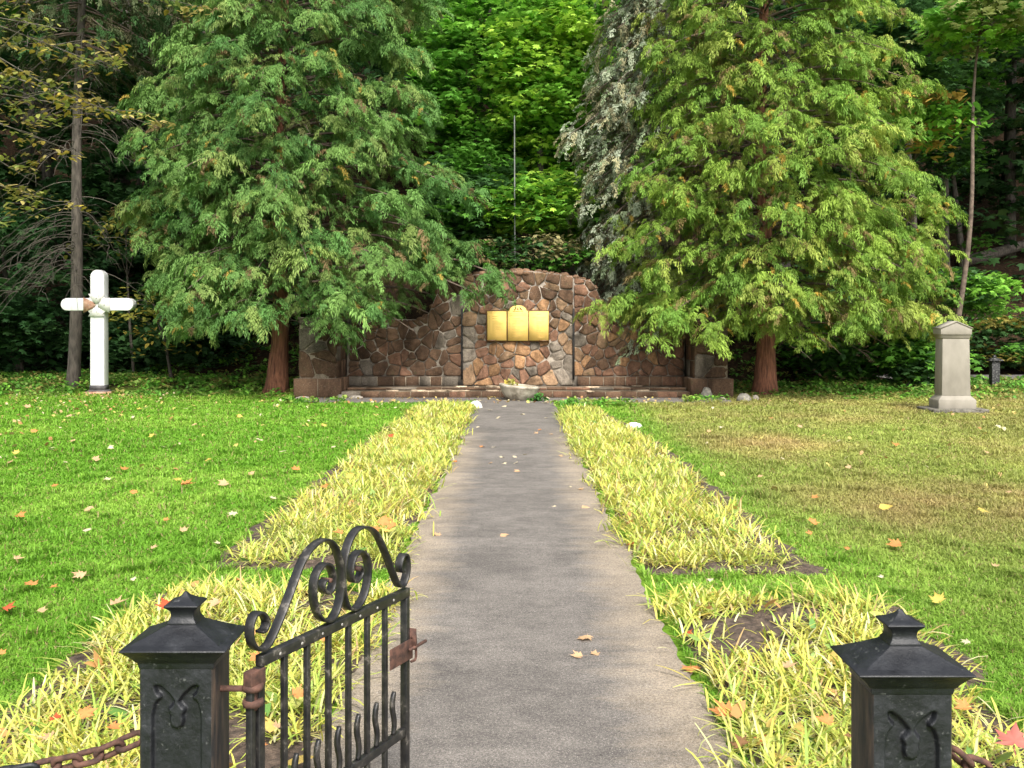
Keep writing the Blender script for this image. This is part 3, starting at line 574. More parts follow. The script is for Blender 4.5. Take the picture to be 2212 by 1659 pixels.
# hinge and latch
hz = 0.66
rzg = math.atan2(D2 - D1, X2 - X1); hg = MB().tube([(-0.022 - 0.10 * math.cos(rzg), 0.10 * math.sin(rzg) , hz), (-0.022, 0, hz)], 0.0085, 8).build('hinge', M_rust, gate)
for z in (hz + 0.004, hz - 0.036):
    b = MB(); a = np.arange(14) * 2 * math.pi / 14; b.rings([np.stack([-0.022 + r_ * np.cos(a), r_ * np.sin(a), np.full(14, zz)], 1) for r_, zz in ((0.026, z - 0.008), (0.028, z), (0.026, z + 0.008))]); b.build('hinge_eye', M_rust, hg)
b = MB().tube([(-0.022, 0, hz - 0.055), (-0.022, 0, hz + 0.026)], 0.012, 10); b.build('hinge_pin', M_rust, hg)
gb('hinge_wrap', -0.045, 0.013, -0.0145, 0.0145, ZT - 0.075, ZT - 0.031, M_rust, 0.003)
lt = gb('latch_plate', 0.83 * GL, GL + 0.012, -0.0185, -0.013, 0.505, 0.572, M_rust, 0.003)
b = MB().tube([(GL - 0.03, -0.030, 0.545), (GL + 0.075, -0.030, 0.545)], 0.0055, 8); b.build('latch_bolt', M_rust, lt)
b = MB().tube(catmull([(GL + 0.0, -0.02, 0.575), (GL + 0.018, -0.022, 0.585), (GL + 0.024, -0.022, 0.54), (GL + 0.022, -0.022, 0.50), (GL - 0.004, -0.02, 0.498)], 5), 0.0045, 6); b.build('keeper', M_rust, lt)
b = MB().box(GL + 0.003, GL + 0.0075, -0.034, 0.014, 0.535, 0.605); b.build('catch', M_rust, lt)

# ------------------------------------------------------------------ chains hung from the posts
def chain(label, P, n_rust):
    ch = thing('iron_chain', label, 'chain', P[0]); P = np.asarray(P, float); seg = np.linalg.norm(np.diff(P, axis=0), axis=1); L = np.concatenate([[0], np.cumsum(seg)]); step = 0.052
    for k in range(int(L[-1] / step)):
        q = np.array([np.interp((k + 0.5) * step, L, P[:, d]) for d in range(3)]); q2 = np.array([np.interp((k + 0.6) * step, L, P[:, d]) for d in range(3)]); T = q2 - q; T /= np.linalg.norm(T)
        w = np.cross(T, (0, 0, 1)); w /= np.linalg.norm(w); u = np.cross(w, T); a = 0.5 + (k % 2) * math.pi / 2; s = math.cos(a) * w + math.sin(a) * u
        th = np.linspace(0, 2 * math.pi, 19)[:-1]; C = q - P[0] + np.outer(np.sign(np.cos(th)) * 0.016 + np.cos(th) * 0.0165, T) + np.outer(np.sin(th) * 0.0185, s)
        C = np.concatenate([C, C[:2]]); MB().tube(C, 0.0078, 8, caps=False).build('chain_link', M_rust if k < n_rust else M_iron, ch, smooth=True)
pt = lambda x, y, D: at(x, y, D)
c0 = pt(303, 1592, 2.56); chain('rusty chain sagging left from the left gate post', catmull([c0, pt(255, 1612, 2.54), pt(205, 1632, 2.52), pt(120, 1652, 2.5), pt(20, 1672, 2.48), pt(-160, 1700, 2.46)], 6), 5)
chain('dark chain hanging off the right side of the right gate post', catmull([pt(2056, 1618, 2.33), pt(2085, 1645, 2.33), pt(2130, 1664, 2.33), pt(2230, 1690, 2.33)], 6), 2)

# ------------------------------------------------------------------ bowl planter, stones, posts, pole, log
M_bowl = spotted('weathered_concrete', (0.17, 0.145, 0.105), (0.48, 0.43, 0.34), 5, 0.9, 0.6, 0.01, None, 0.36, 0.6)
bc = at(1122, 868, 21.3); bw = thing('bowl_planter', 'pale concrete bowl planter set on the path end before the wall', 'planter', (bc[0], 21.35, 0.0))
b = MB(); a = np.arange(40) * 2 * math.pi / 40; pr_ = [(0.20, -0.02), (0.27, 0.02), (0.34, 0.09), (0.40, 0.18), (0.43, 0.27), (0.445, 0.285), (0.445, 0.325), (0.43, 0.335), (0.40, 0.332), (0.385, 0.30), (0.36, 0.27)]
tl = lambda x, z: z + (-0.085 * x) * (z / 0.33)
b.rings([np.stack([r_ * np.cos(a), r_ * np.sin(a), tl(r_ * np.cos(a), z)], 1) for r_, z in pr_]); b.build('bowl', M_bowl, bw, smooth=True)
b = MB(); b.rings([np.stack([r_ * np.cos(a), r_ * np.sin(a), tl(r_ * np.cos(a), z)], 1) for r_, z in ((0.375, 0.285), (0.2, 0.31), (0.05, 0.318))], cap0=False); b.build('soil_fill', spotted('dry_soil', (0.2, 0.13, 0.07), (0.5, 0.36, 0.17), 14, 0.95), bw)
def rock(name, label, loc, sx_, sy_, sz_, mat, seed, rz=0, group=None, cat='stone'):
    r_ = np.random.default_rng(seed); n_ = 12; rg = []; a = np.arange(n_) * 2 * math.pi / n_; jit = 0.8 + 0.4 * r_.random(n_)
    for f in (-0.5, -0.1, 0.25, 0.6, 0.85, 0.97): 
        q = math.sqrt(max(0.02, 1 - max(f, 0) ** 2.2)) * (1 if f > -0.3 else 0.95); rg.append(np.stack([sx_ * q * jit * np.cos(a), sy_ * q * jit * np.sin(a), np.full(n_, sz_ * f)], 1) + (r_.random((n_, 3)) - 0.5) * min(sx_, sz_) * 0.14)
    o = MB().rings(rg, np.array((1, 1, 1.))).build(name, mat, None, smooth=False, loc=tuple(float(v) for v in loc)); o.rotation_euler.z = rz
    return tag(o, label, cat, group)
M_whitestone = spotted('white_stone', (0.62, 0.60, 0.56), (0.80, 0.78, 0.74), 9, 0.85, 0.4); M_greystone = spotted('grey_rubble', (0.10, 0.095, 0.08), (0.26, 0.24, 0.2), 12, 0.9, 0.7, 0.02); M_palestone = spotted('pale_rubble', (0.17, 0.15, 0.12), (0.36, 0.32, 0.27), 12, 0.9, 0.6)
q = ground_at(1027, 882); rock('rounded_stone', 'rounded white stone at the far end of the left flower bed', q, 0.12, 0.10, 0.15, M_whitestone, 4)
q = ground_at(1369, 926); rock('flat_stone', 'flat white stone lying at the edge of the right flower bed', q + np.array([0, 0, 0.02]), 0.13, 0.06, 0.08, M_whitestone, 9, 0.35)
stones = [(770, 853, .17, .10, .07, 'pale', 'long pale stone slab lying by the left wall pier'), (735, 846, .09, .08, .09, 'grey', 'small grey stone tucked against the inner side of the left pier'), (655, 852, .16, .12, .05, 'pale', 'pale stone scrap at the outer foot of the left pier'),
          (1530, 862, .16, .12, .26, 'grey', 'upright grey stone leaning on the front of the right pier'), (1500, 864, .13, .1, .06, 'pale', 'low pale stone before the right wall pier'), (1560, 866, .13, .1, .08, 'pale', 'pale chip of stone at the corner of the right pier'),
          (1606, 866, .22, .15, .17, 'grey', 'grey stone block between the right pier and the cedar trunk'), (1632, 864, .10, .09, .11, 'pale', 'small pale stone touching the right cedar trunk'), (1407, 865, .10, .07, .05, 'grey', 'small dark stone on the forecourt before the right wing')]
for k, (x, y, a_, b_, c_, mt, lb) in enumerate(stones):
    q = ground_at(x, y); q[2] = 0.0
    if q[1] > 22: q[1] = 21.9 if x < 1590 else q[1]; q[0] = (x - VX) / F * q[1]
    if x in (1530,): q[1] = 21.85
    rock('rubble_stone', lb, q, a_, b_, c_, M_palestone if mt == 'pale' else M_greystone, 20 + k, 0.3 * k, 'rubble stones about the wall')
q = at(1113, 420, 25.2); pole = MB().tube([(q[0], 25.2, 0), (q[0] - 0.02, 25.2, H - (250 - VY) / F * 25.2)], [0.024, 0.016], 10).build('metal_pole', spotted('galvanised_pole', (0.08, 0.085, 0.08), (0.14, 0.15, 0.14), 8, 0.5), None, smooth=True); tag(pole, 'thin grey metal pole rising behind the wall into the maple leaves', 'pole')
q = at(1955, 832, 26.5); o = bevel(MB().box(-0.16, 0.16, -0.12, 0.12, -0.2, 0.78, taper=(0.02, 0.02)).build('timber_post', spotted('weathered_wood', (0.12, 0.11, 0.10), (0.27, 0.25, 0.23), 5, 0.9, 0.6, 0.01, (5, 5, 0.5)), None, loc=(float(q[0]), 26.5, 0)), 0.01); tag(o, 'short weathered timber post among the leaves under the right cedar', 'post')
q = at(2148, 845, 25.3); bp = thing('fence_post', 'black mottled iron fence post beyond the granite monument', 'post', (q[0], 25.3, 0))
M_mott = spotted('flaking_black_iron', (0.012, 0.012, 0.013), (0.16, 0.16, 0.15), 22, 0.6, 0.3, 0.004, None, 0.5, 0.68)
bevel(MB().box(-0.105, 0.105, -0.09, 0.09, -0.1, 0.72).build('shaft', M_mott, bp), 0.01); MB().box(-0.17, 0.17, -0.15, 0.15, 0.721, 0.75).box(-0.17, 0.17, -0.15, 0.15, 0.7505, 0.81, taper=(0.12, 0.10)).build('cap', M_mott, bp); MB().box(-0.05, 0.05, -0.045, 0.045, 0.811, 0.88, taper=(0.03, 0.03)).build('finial', M_mott, bp)
def hit_ground(x, y):
    D = np.linspace(22, 75, 800); q = at(x, y, D[:, None].ravel()) if False else None
    Xs = (x - VX) / F * D; Zs = H - (y - VY) / F * D; k = np.argmax(ground_z(Xs, D) > Zs); return np.array([Xs[k], D[k], ground_z(Xs[k], D[k])])
p0, p1 = hit_ground(2075, 580), hit_ground(2260, 520); p1 = p1 * np.array([1, 0, 1]) + np.array([0, p0[1] + 1.0, 0]); p1[0] = (2260 - VX) / F * p1[1]; p1[2] = H - (525 - VY) / F * p1[1]
lg = MB().tube(np.linspace(p0 + (0, -.3, .2), p1 + (0, -.3, .2), 6), [0.24, 0.23, 0.22, 0.2, 0.19, 0.18], 10).build('fallen_log', M_bark_grey, None, smooth=True); tag(lg, 'fallen grey log lying across the dark wooded bank', 'log')

# ------------------------------------------------------------------ trees
def unit(v): return v / (np.linalg.norm(v, axis=-1, keepdims=True) + 1e-9)
def strip_template(r, n, L, axis_len, droop, width, fan=0.9, hang=0.5):
    """feathery spray: thin kite strips leaving a drooping axis; local x is outward, z up"""
    V = []; Fs = []
    for k in range(n):
        s = r.random() ** 0.8; sd = 1 if r.random() < 0.5 else -1
        o = np.array([axis_len * s, 0, 0.16 * axis_len * math.sin(math.pi * s) - droop * s * s]) + (r.random(3) - 0.5) * np.array([.06, .10, .06])
        d = np.array([0.45 + 0.6 * s * r.random(), sd * fan * (0.25 + r.random()) * (1.05 - 0.5 * s), 0.05 - 0.6 * s + 0.25 * (r.random() - 0.5)]); d /= np.linalg.norm(d)
        l = L * (0.6 + 0.7 * r.random()) * (1.1 - 0.45 * s); m_ = o + d * l * 0.5; e = m_ + (d * 0.5 + np.array([0, 0, -hang - 0.5 * r.random()])) * l * 0.6
        w = np.cross(d, (0, 0, 1)); w /= np.linalg.norm(w); w = w + np.array([0, 0, (r.random() - 0.5) * 1.4]); w = w / np.linalg.norm(w) * width * (0.7 + 0.6 * r.random())
        i = len(V); V += [o, m_ + w, e, m_ - w]; Fs += [(i, i + 1, i + 2, i + 3)]
    return np.array(V), np.array(Fs)
def place_dirs(d, droll=0.0, up=None):
    """matrices whose x column is d and z column is near up"""
    x = unit(d); z0 = np.tile([0, 0, 1.0], (len(d), 1)); y = unit(np.cross(z0, x)); z = np.cross(x, y); return np.stack([x, y, z], -1)
def cedar(name, label, base, hgt, rl, rr_, rfront, zlow, pal_, seed, sway=0.0, nplume=1.0, gold=0.045, trunk_r=0.2, keep=lambda p: True):
    r = np.random.default_rng(seed); tr = thing(name, label, 'tree', base, 0, 'big cedars overhanging the memorial wall')
    zz = np.linspace(-0.25, hgt, 22); cxy = np.stack([sway * (zz / hgt) + 0.06 * np.sin(zz * 0.8), 0.05 * np.sin(zz), zz], 1); rad = trunk_r * (1 - zz / (hgt + 0.6)) ** 0.9 + 0.02; rad[0] *= 1.55; rad[1] *= 1.15
    b = MB(); b.tube(cxy, rad, 18); 
    for k in range(7):                                     # root flare ribs
        a = k * 0.9 + r.random() * 0.4; b.tube([(math.cos(a) * trunk_r * 1.55, math.sin(a) * trunk_r * 1.55, -0.12), (math.cos(a) * trunk_r * 0.95, math.sin(a) * trunk_r * 0.95, 0.18), (math.cos(a) * trunk_r * 0.72, math.sin(a) * trunk_r * 0.72, 0.9)], [0.08, 0.07, 0.04], 7)
    b.build('trunk', M_bark_red, tr, smooth=True)
    temps = [strip_template(r, 84, 0.105, 0.31, 0.15, 0.0080, 1.25, 0.40) for _ in range(12)]
    lb = MB(); T = [[] for _ in temps]; Dv = [[] for _ in temps]; Cv = [[] for _ in temps]; Sc = [[] for _ in temps]
    z = zlow; lvl = 0; ga = r.random() * 6
    while z < hgt - 0.4:
        nb = 7 if z < 10.5 else 3
        for k in range(nb):
            ga += 2.399963; th = ga + 0.3 * r.random(); c, s = math.cos(th), math.sin(th)
            if s > 0.35 and r.random() < 0.45: continue          # fewer on the far side
            zb_ = z + 0.25 * r.random(); rx = np.interp(zb_, *(rr_ if c > 0 else rl)); ry = np.interp(zb_, *rfront) * (1.0 if s < 0 else 0.8)
            Lb = 1 / math.sqrt((c / rx) ** 2 + (s / ry) ** 2) * (0.72 + 0.40 * r.random())
            t0 = np.array([np.interp(zb_, zz, cxy[:, 0]), np.interp(zb_, zz, cxy[:, 1]), zb_ - 0.05 * Lb]); d = np.array([c, s, 0]); lat = np.array([-s, c, 0])
            u = np.linspace(0, 1, 8); bend = (r.random() - 0.5) * 0.5
            rise = 0.10 * Lb; dr = (0.20 + 0.08 * r.random()) * Lb
            P = t0 + np.outer(u * Lb, d) + np.outer(bend * u * u * Lb * 0.4, lat) + np.outer(rise * np.sin(u * 2.2) - dr * u ** 2.4 + 0.05 * Lb * u, (0, 0, 1))
            lb.tube(P, np.linspace(0.012 + 0.010 * Lb, 0.006, 8), 5, caps=False)
            for q in range(max(2, int((1.0 + Lb * 1.75) * nplume))):       # rounded mounds of drooping sprays
                f = 0.34 + 0.66 * r.random() ** 0.7 if q else 0.97; side = (r.random() - 0.5) * 2 if q else 0.0; wspr = 0.45 * Lb * (1.1 - f) + 0.15
                mc = np.array([np.interp(f, u, P[:, e]) for e in range(3)]) + lat * side * wspr + np.array([0, 0, 0.10 - 0.22 * abs(side) + 0.22 * (r.random() - 0.5)])
                msz = 0.75 + 0.6 * r.random(); g_ = r.random(); h0_ = r.random(); w = float(fbm(mc[0] * 0.9 + seed, mc[2] * 0.9, 3)); cm = (pal_[0] * (1 - g_) + pal_[1] * g_) * (0.8 + 0.5 * w)
                if f < 0.55 and h0_ < 0.40: cm = 0.4 * cm + 0.6 * pal_[3]
                elif h0_ > 0.84: cm = 0.55 * cm + 0.45 * pal_[4]
                for e_ in range(10):
                    yaw = (r.random() - 0.5) * 4.2; dd = d * math.cos(yaw) + lat * math.sin(yaw); pos = mc + dd * 0.30 * r.random() + np.array([0, 0, 0.20 * (r.random() - 0.5) - 0.16 * (e_ > 5)])
                    if pos[2] < 0.75 + 1.0 * float(vnoise(pos[0] * 0.95, seed, 2)) or not keep(pos): continue
                    dd = dd + np.array([0, 0, 0.15 - 0.7 * r.random()]); h_ = r.random(); sc_ = msz * (0.45 + 0.85 * r.random()); cc_ = cm * (0.85 + 0.3 * r.random())
                    if h_ < gold * 0.75: cc_ = pal_[2] * (0.75 + 0.4 * r.random()); sc_ *= 0.62
                    elif h_ < gold * 1.4: cc_ = pal_[3] * (0.9 + 0.4 * r.random())
                    ti = r.integers(len(temps)); T[ti].append(pos); Dv[ti].append(dd); Sc[ti].append(sc_); Cv[ti].append(cc_)
            for q in range(int(Lb * 3.6)):                       # looser sprays between the mounds
                f = 0.3 + 0.72 * r.random(); pos = np.array([np.interp(f, u, P[:, e]) for e in range(3)]) + lat * (r.random() - 0.5) * (0.9 * Lb * (1.1 - f) + 0.3) + np.array([0, 0, 0.3 * (r.random() - 0.5)])
                if pos[2] < 0.8 + 1.0 * float(vnoise(pos[0] * 0.95, seed, 2)) or not keep(pos): continue
                yaw = (r.random() - .5) * 2.4; ti = r.integers(len(temps)); T[ti].append(pos); Dv[ti].append(d * math.cos(yaw) + lat * math.sin(yaw) + np.array([0, 0, 0.2 - 0.6 * r.random()])); Sc[ti].append(0.5 + 0.6 * r.random()); g_ = r.random(); Cv[ti].append((pal_[0] * (1 - g_) + pal_[1] * g_) * (0.85 + 0.5 * r.random()) if r.random() > 0.12 else pal_[3] * 1.2)
        for k in range(2):                                   # bare dead twigs
            th = -math.pi * r.random(); L_ = np.interp(z, *rfront) * (0.5 + 0.4 * r.random()); P = [np.array([0, 0, z]) + np.array([math.cos(th), math.sin(th), 0]) * L_ * u + np.array([0, 0, -0.25 * u * u * L_ + 0.06 * math.sin(u * 9 + k)]) for u in np.linspace(0, 1, 7)]
            lb.tube(P, np.linspace(0.02, 0.004, 7), 4, caps=False)
            for e in range(6):
                i_ = r.integers(3, 7); q0 = P[i_]; v = np.array([math.cos(th + (r.random() - .5) * 2), math.sin(th + (r.random() - .5) * 2), -0.4 - 0.5 * r.random()]) * 0.4; lb.tube([q0, q0 + v * 0.5 + (0, 0, 0.05), q0 + v], [0.008, 0.006, 0.003], 4, caps=False)
        z += 0.26 + 0.012 * z; lvl += 1
    lb.build('branches', M_limb, tr, smooth=True)
    cb = MB()
    for (TV, TF), t_, d_, c_, s_ in zip(temps, T, Dv, Cv, Sc):
        if not t_: continue
        Mx = place_dirs(np.array(d_)) * np.array(s_)[:, None, None]; roll = rotx((r.random(len(t_)) - 0.5) * 0.9); cb.scatter(TV, TF, Mx @ roll, np.array(t_), np.array(c_), 0.5)
    cb.build('crown', M_cedar, tr); return tr
A = np.array
palL = [A((0.085, 0.200, 0.050)), A((0.165, 0.290, 0.070)), A((0.50, 0.36, 0.08)), A((0.17, 0.12, 0.055)), A((0.33, 0.38, 0.11))]
palR = [A((0.145, 0.275, 0.043)), A((0.265, 0.385, 0.060)), A((0.58, 0.40, 0.08)), A((0.20, 0.15, 0.06)), A((0.44, 0.47, 0.11))]
cL = at(598, 838, 23.6); cR = at(1652, 852, 23.1)
cedar('cedar_tree', 'big dark green cedar with drooping sprays left of the plaque', (cL[0], 23.6, 0.08), 14.0, ([1, 2, 3, 6, 10, 14], [2.4, 2.75, 2.9, 2.9, 2.8, 0.8]), ([1, 2.2, 3.2, 4, 6, 8, 10, 14], [4.8, 5.9, 6.1, 5.1, 4.5, 4.1, 3.8, 0.8]), ([1, 3, 7, 14], [2.9, 3.2, 2.9, 0.6]), 1.85, palL, 5, 0.2, keep=lambda p: p[0] < 5.75 and (p[2] > 2.25 or p[0] < 4.1) and (p[2] > 2.0 or p[0] < 3.0))
cedar('cedar_tree', 'big yellow-green cedar with drooping sprays right of the plaque', (cR[0], 23.1, 0.0), 14.0, ([1, 2.4, 4, 6, 10, 14], [3.5, 4.5, 3.3, 2.85, 2.5, 0.8]), ([1, 2.4, 4, 6, 10, 14], [4.2, 5.0, 4.5, 3.7, 3.0, 0.8]), ([1, 3, 7, 14], [2.8, 3.1, 2.8, 0.6]), 1.65, palR, 15, -0.1, gold=0.07, trunk_r=0.215)

# leaves: a lobed maple outline and an oval one, each a folded fan
def star(lobes):
    P = []
    for a, rd in lobes: P.append((rd * math.sin(R(a)), rd * math.cos(R(a))))
    P = np.array(P); V = np.concatenate([[(0, 0.1, 0.0)], np.stack([P[:, 0], P[:, 1], -0.16 * np.linalg.norm(P, axis=1) ** 2 - 0.1 * np.abs(P[:, 0])], 1)]); n = len(P)
    return V, np.array([(0, 1 + (i + 1) % n, 1 + i) for i in range(n)])
mapleV, mapleF = star([(0, 1.0), (22, 0.52), (48, 0.88), (75, 0.45), (105, 0.66), (150, 0.35), (210, 0.35), (255, 0.66), (285, 0.45), (312, 0.88), (338, 0.52)])
ovalV, ovalF = star([(0, 1.0), (35, 0.55), (90, 0.42), (150, 0.55), (210, 0.55), (270, 0.42), (325, 0.55)])
def leaf_cluster(r, n, rad, th):
    a = r.random(n) * 2 * math.pi; q = np.sqrt(r.random(n)) * rad; return np.stack([q * np.cos(a), q * np.sin(a) * 0.9, (r.random(n) - 0.5) * th - 0.25 * q * q / rad], 1)
def add_leaves(b, r, C, rad, th, per, size, cols, shape='maple', tilt=0.7):
    TV, TF = (mapleV, mapleF) if shape == 'maple' else (ovalV, ovalF); Ts = []; Cs = []
    for c in C:
        P = leaf_cluster(r, per, rad * (0.7 + 0.6 * r.random()), th); ta = r.normal(0, 0.12, 2); P[:, 2] += P[:, :2] @ ta; Ts.append(c + P)
        k = r.choice(len(cols)); base = cols[k] * (0.8 + 0.45 * r.random()); Cs.append(base * (0.8 + 0.4 * r.random((per, 1))))
    Ts = np.concatenate(Ts); Cs = np.concatenate(Cs); n = len(Ts)
    Mx = rotz(r.random(n) * 6.283) @ rotx(-0.25 + tilt * (r.random(n) - 0.5) * 1.6) @ roty(tilt * (r.random(n) - 0.5)) * (size * (0.65 + 0.6 * r.random(n)))[:, None, None]
    b.scatter(TV, TF, Mx, Ts, Cs, 0.15)
def broadleaf(name, label, base, th_, tr_, lean, crown, cols, seed, nclu, per=46, size=0.15, shape='maple', rad=0.75, group=None, cat='tree', bark=None, limbs=9, front=True):
    """crown = (cx, cy, cz, rx, ry, rz) relative to base; clusters crowd the outer shell and the lit side"""
    r = np.random.default_rng(seed); t = thing(name, label, cat, base, 0, group); zz = np.linspace(-0.3, th_, 14)
    ax = np.stack([lean[0] * (zz / th_) + 0.10 * np.sin(zz * 0.7 + seed), lean[1] * (zz / th_) + 0.08 * np.sin(zz * 0.9), zz], 1); b = MB().tube(ax, tr_ * (1 - 0.75 * np.clip(zz, 0, None) / th_) * np.where(zz < 0, 1.25, 1), 12); b.build('trunk', bark or M_bark_grey, t, smooth=True)
    cx, cy, cz_, rx, ry, rz = crown; C = []
    while len(C) < nclu:
        v = unit(r.normal(size=3)); q = v * (0.45 + 0.6 * r.random() ** 0.6)
        if front and v[1] > 0.3 and r.random() < 0.7: continue
        p_ = np.array([cx + rx * q[0], cy + ry * q[1], cz_ + rz * q[2]])
        if p_[2] + base[2] < ground_z(base[0] + p_[0], base[1] + p_[1]) + 0.2: continue
        C.append(p_)
    C = np.array(C); lb = MB()
    for k in range(limbs):
        e = C[r.integers(len(C))]; i_ = min(13, max(3, int(np.searchsorted(zz, e[2] - 0.8)))); s = ax[min(i_, 13)]; md = (s + e) / 2 + np.array([0, 0, 0.3]) + r.normal(0, .15, 3); lb.tube(catmull([s, md, e], 5), np.linspace(tr_ * 0.32, 0.012, 11), 5, caps=False)
    lb.build('limbs', bark or M_bark_grey, t, smooth=True)
    cb = MB(); add_leaves(cb, r, C, rad, 0.28, per, size, cols, shape); cb.build('crown', M_leaf, t); return t
def gbase(x, y): return np.array([x, y, float(ground_z(x, y)) - 0.05])
G1, G2, G3, G4 = A((0.105, 0.275, 0.035)), A((0.19, 0.41, 0.05)), A((0.35, 0.56, 0.065)), A((0.50, 0.60, 0.08)); DK, DK2 = A((0.03, 0.085, 0.025)), A((0.05, 0.12, 0.035)); YL = A((0.42, 0.33, 0.06))  # DK greens put the shade within the wood into the leaf colour
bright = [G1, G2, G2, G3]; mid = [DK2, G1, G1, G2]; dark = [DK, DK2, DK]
def tree_px(x, y, D): return gbase((x - VX) / F * D, D)
# maples behind the wall, between the cedars
def mp(xc, yc, D, wpx, hpx): k = D / F; return ((xc - VX) * k, D, H - (yc - VY) * k, wpx * k, hpx * k)
def maple_at(label, xc, yc, D, wpx, hpx, cols, seed, nclu, base=None, depth=1.6, tr_=0.16, size=0.16, per=46, shape='maple', name='maple_tree', group='maples on the wooded bank', rad=0.75, cat='tree', limbs=9, bark=None):
    X_, Y_, Z0, rx, rz = mp(xc, yc, D, wpx, hpx); bs = gbase(*(base or (X_, D + 0.8))); return broadleaf(name, label, bs, max(1.0, Z0 + rz * 0.5 - bs[2]), tr_, (X_ - bs[0], Y_ - bs[1]), (X_ - bs[0], Y_ - bs[1], Z0 - bs[2], rx, depth, rz), cols, seed, nclu, per, size, shape, rad, group, cat, bark, limbs)
maple_at('bright yellow-green maple directly above the plaque', 1175, 130, 27.5, 95, 190, [G2, G3, G2, G3], 51, 130, depth=1.4)
maple_at('mid green maple between the left cedar and the metal pole', 1035, 190, 29.5, 130, 260, [G1, G2, G1], 52, 190)
maple_at('green maple with light tiers beside the grey spruce', 1240, 300, 29.0, 100, 220, [G2, G3, G1], 53, 180)
maple_at('low maple spreading just over the top of the wall', 1190, 440, 26.3, 140, 62, [G2, G3, G1], 54, 110, depth=1.2, tr_=0.07, size=0.15)
maple_at('deep green maple low behind the left cedar tip', 1010, 440, 27.2, 90, 130, [DK2, G1], 55, 100, tr_=0.1)
maple_at('tall shaded maple high behind the metal pole', 1110, 60, 34.0, 220, 330, [G1, G2, G1], 56, 260, tr_=0.25, depth=2.5, size=0.2)
maple_at('leafy bush of small maple shoots behind the wall top', 1150, 545, 25.2, 140, 36, [G1, DK2, A((0.30, 0.27, 0.12))], 57, 40, depth=0.6, tr_=0.03, size=0.10, rad=0.5, name='maple_shrub', cat='shrub', group='shrubs at the wood edge')
# right side of the wood
maple_at('dark twin-stemmed maple on the bank right of the yellow-green cedar', 2010, 190, 35, 130, 200, [DK2, DK2, G1 * .8], 61, 120, base=((2050 - VX) / F * 37.4, 37.4), tr_=0.26, bark=M_bark_grey)
q = hit_ground(2082, 588); o = MB().tube(catmull([q - (0, 0, .3), q + A((-.25, 0, 2.2)), q + A((-.55, 0, 4.5)), q + A((-1.3, 0, 8))], 6), np.linspace(0.15, 0.05, 19), 10)
tt = thing('sapling', 'thin leaning sapling trunk beside the twin-stemmed maple on the bank', 'tree', q); o2 = MB().tube(catmull([A((0, 0, -.3)), A((-.25, 0, 2.2)), A((-.55, 0, 4.5)), A((-1.3, 0, 8))], 6), np.linspace(0.15, 0.05, 19), 10).build('trunk', M_bark_grey, tt, smooth=True)
r_ = np.random.default_rng(5); cb = MB(); add_leaves(cb, r_, A([(-.2, -.6, 1.0), (.5, -.6, 1.3), (-.7, -.6, 4.2), (-.4, -.7, 5), (-1.4, -.5, 7), (-.2, -.8, 7.8)]), 0.8, 0.25, 60, 0.16, [G1, G2, DK2]); cb.build('crown', M_leaf, tt)
maple_at('pale-leaved maple reaching in at the top right corner', 2130, 40, 25, 110, 60, [G1, G2, A((0.30, 0.34, 0.12))], 62, 40, base=(11.15, 24.9), tr_=0.085, bark=M_limb, size=0.17)
maple_at('shaded maple with a straight dark trunk at the right edge', 2185, 250, 40, 150, 210, [DK, DK2, DK2], 63, 110, tr_=0.3, size=0.22)
maple_at('low spray of maple leaves on the bank above the monument', 2080, 625, 30, 90, 45, [G1, G2, DK2], 64, 34, base=((2075 - VX) / F * 33.5, 33.5), tr_=0.06, name='maple_sapling', group='saplings at the wood edge')
maple_at('dark bush behind the fence post right of the monument', 2140, 735, 33.6, 120, 60, [DK2, DK2, G1, A((.25, .22, .05))], 65, 60, tr_=0.05, name='leafy_shrub', cat='shrub', group='shrubs at the wood edge')
maple_at('broad-leaved dark bush beneath the right cedar by the timber post', 1850, 745, 27.0, 140, 70, [G1, DK2, G1], 66, 70, tr_=0.05, size=0.17, name='leafy_shrub', cat='shrub', shape='oval', group='shrubs at the wood edge')
maple_at('green shrub just left of the granite monument', 1985, 740, 25.0, 50, 70, [G1, G2, DK2], 67, 34, depth=0.7, tr_=0.04, name='leafy_shrub', cat='shrub', group='shrubs at the wood edge')
maple_at('green maple close behind the right cedar near its top', 1960, 90, 29.0, 110, 130, [DK2, G1 * .8, DK2], 68, 80, base=(14.0, 34.5), tr_=0.2)  # leaf greens darkened to stand in for the dim corner
maple_at('shaded maple behind the right cedar trunk', 1640, 640, 29, 180, 150, [DK, DK2], 69, 70, tr_=0.12)
maple_at('small tree with feathered leaves turning orange beside the right cedar', 1990, 265, 26.5, 70, 50, [G1, G2, A((0.42, 0.28, 0.06))], 70, 22, base=(13.0, 33.6), tr_=0.07, shape='oval', size=0.17, name='ash_sapling', group='saplings at the wood edge')
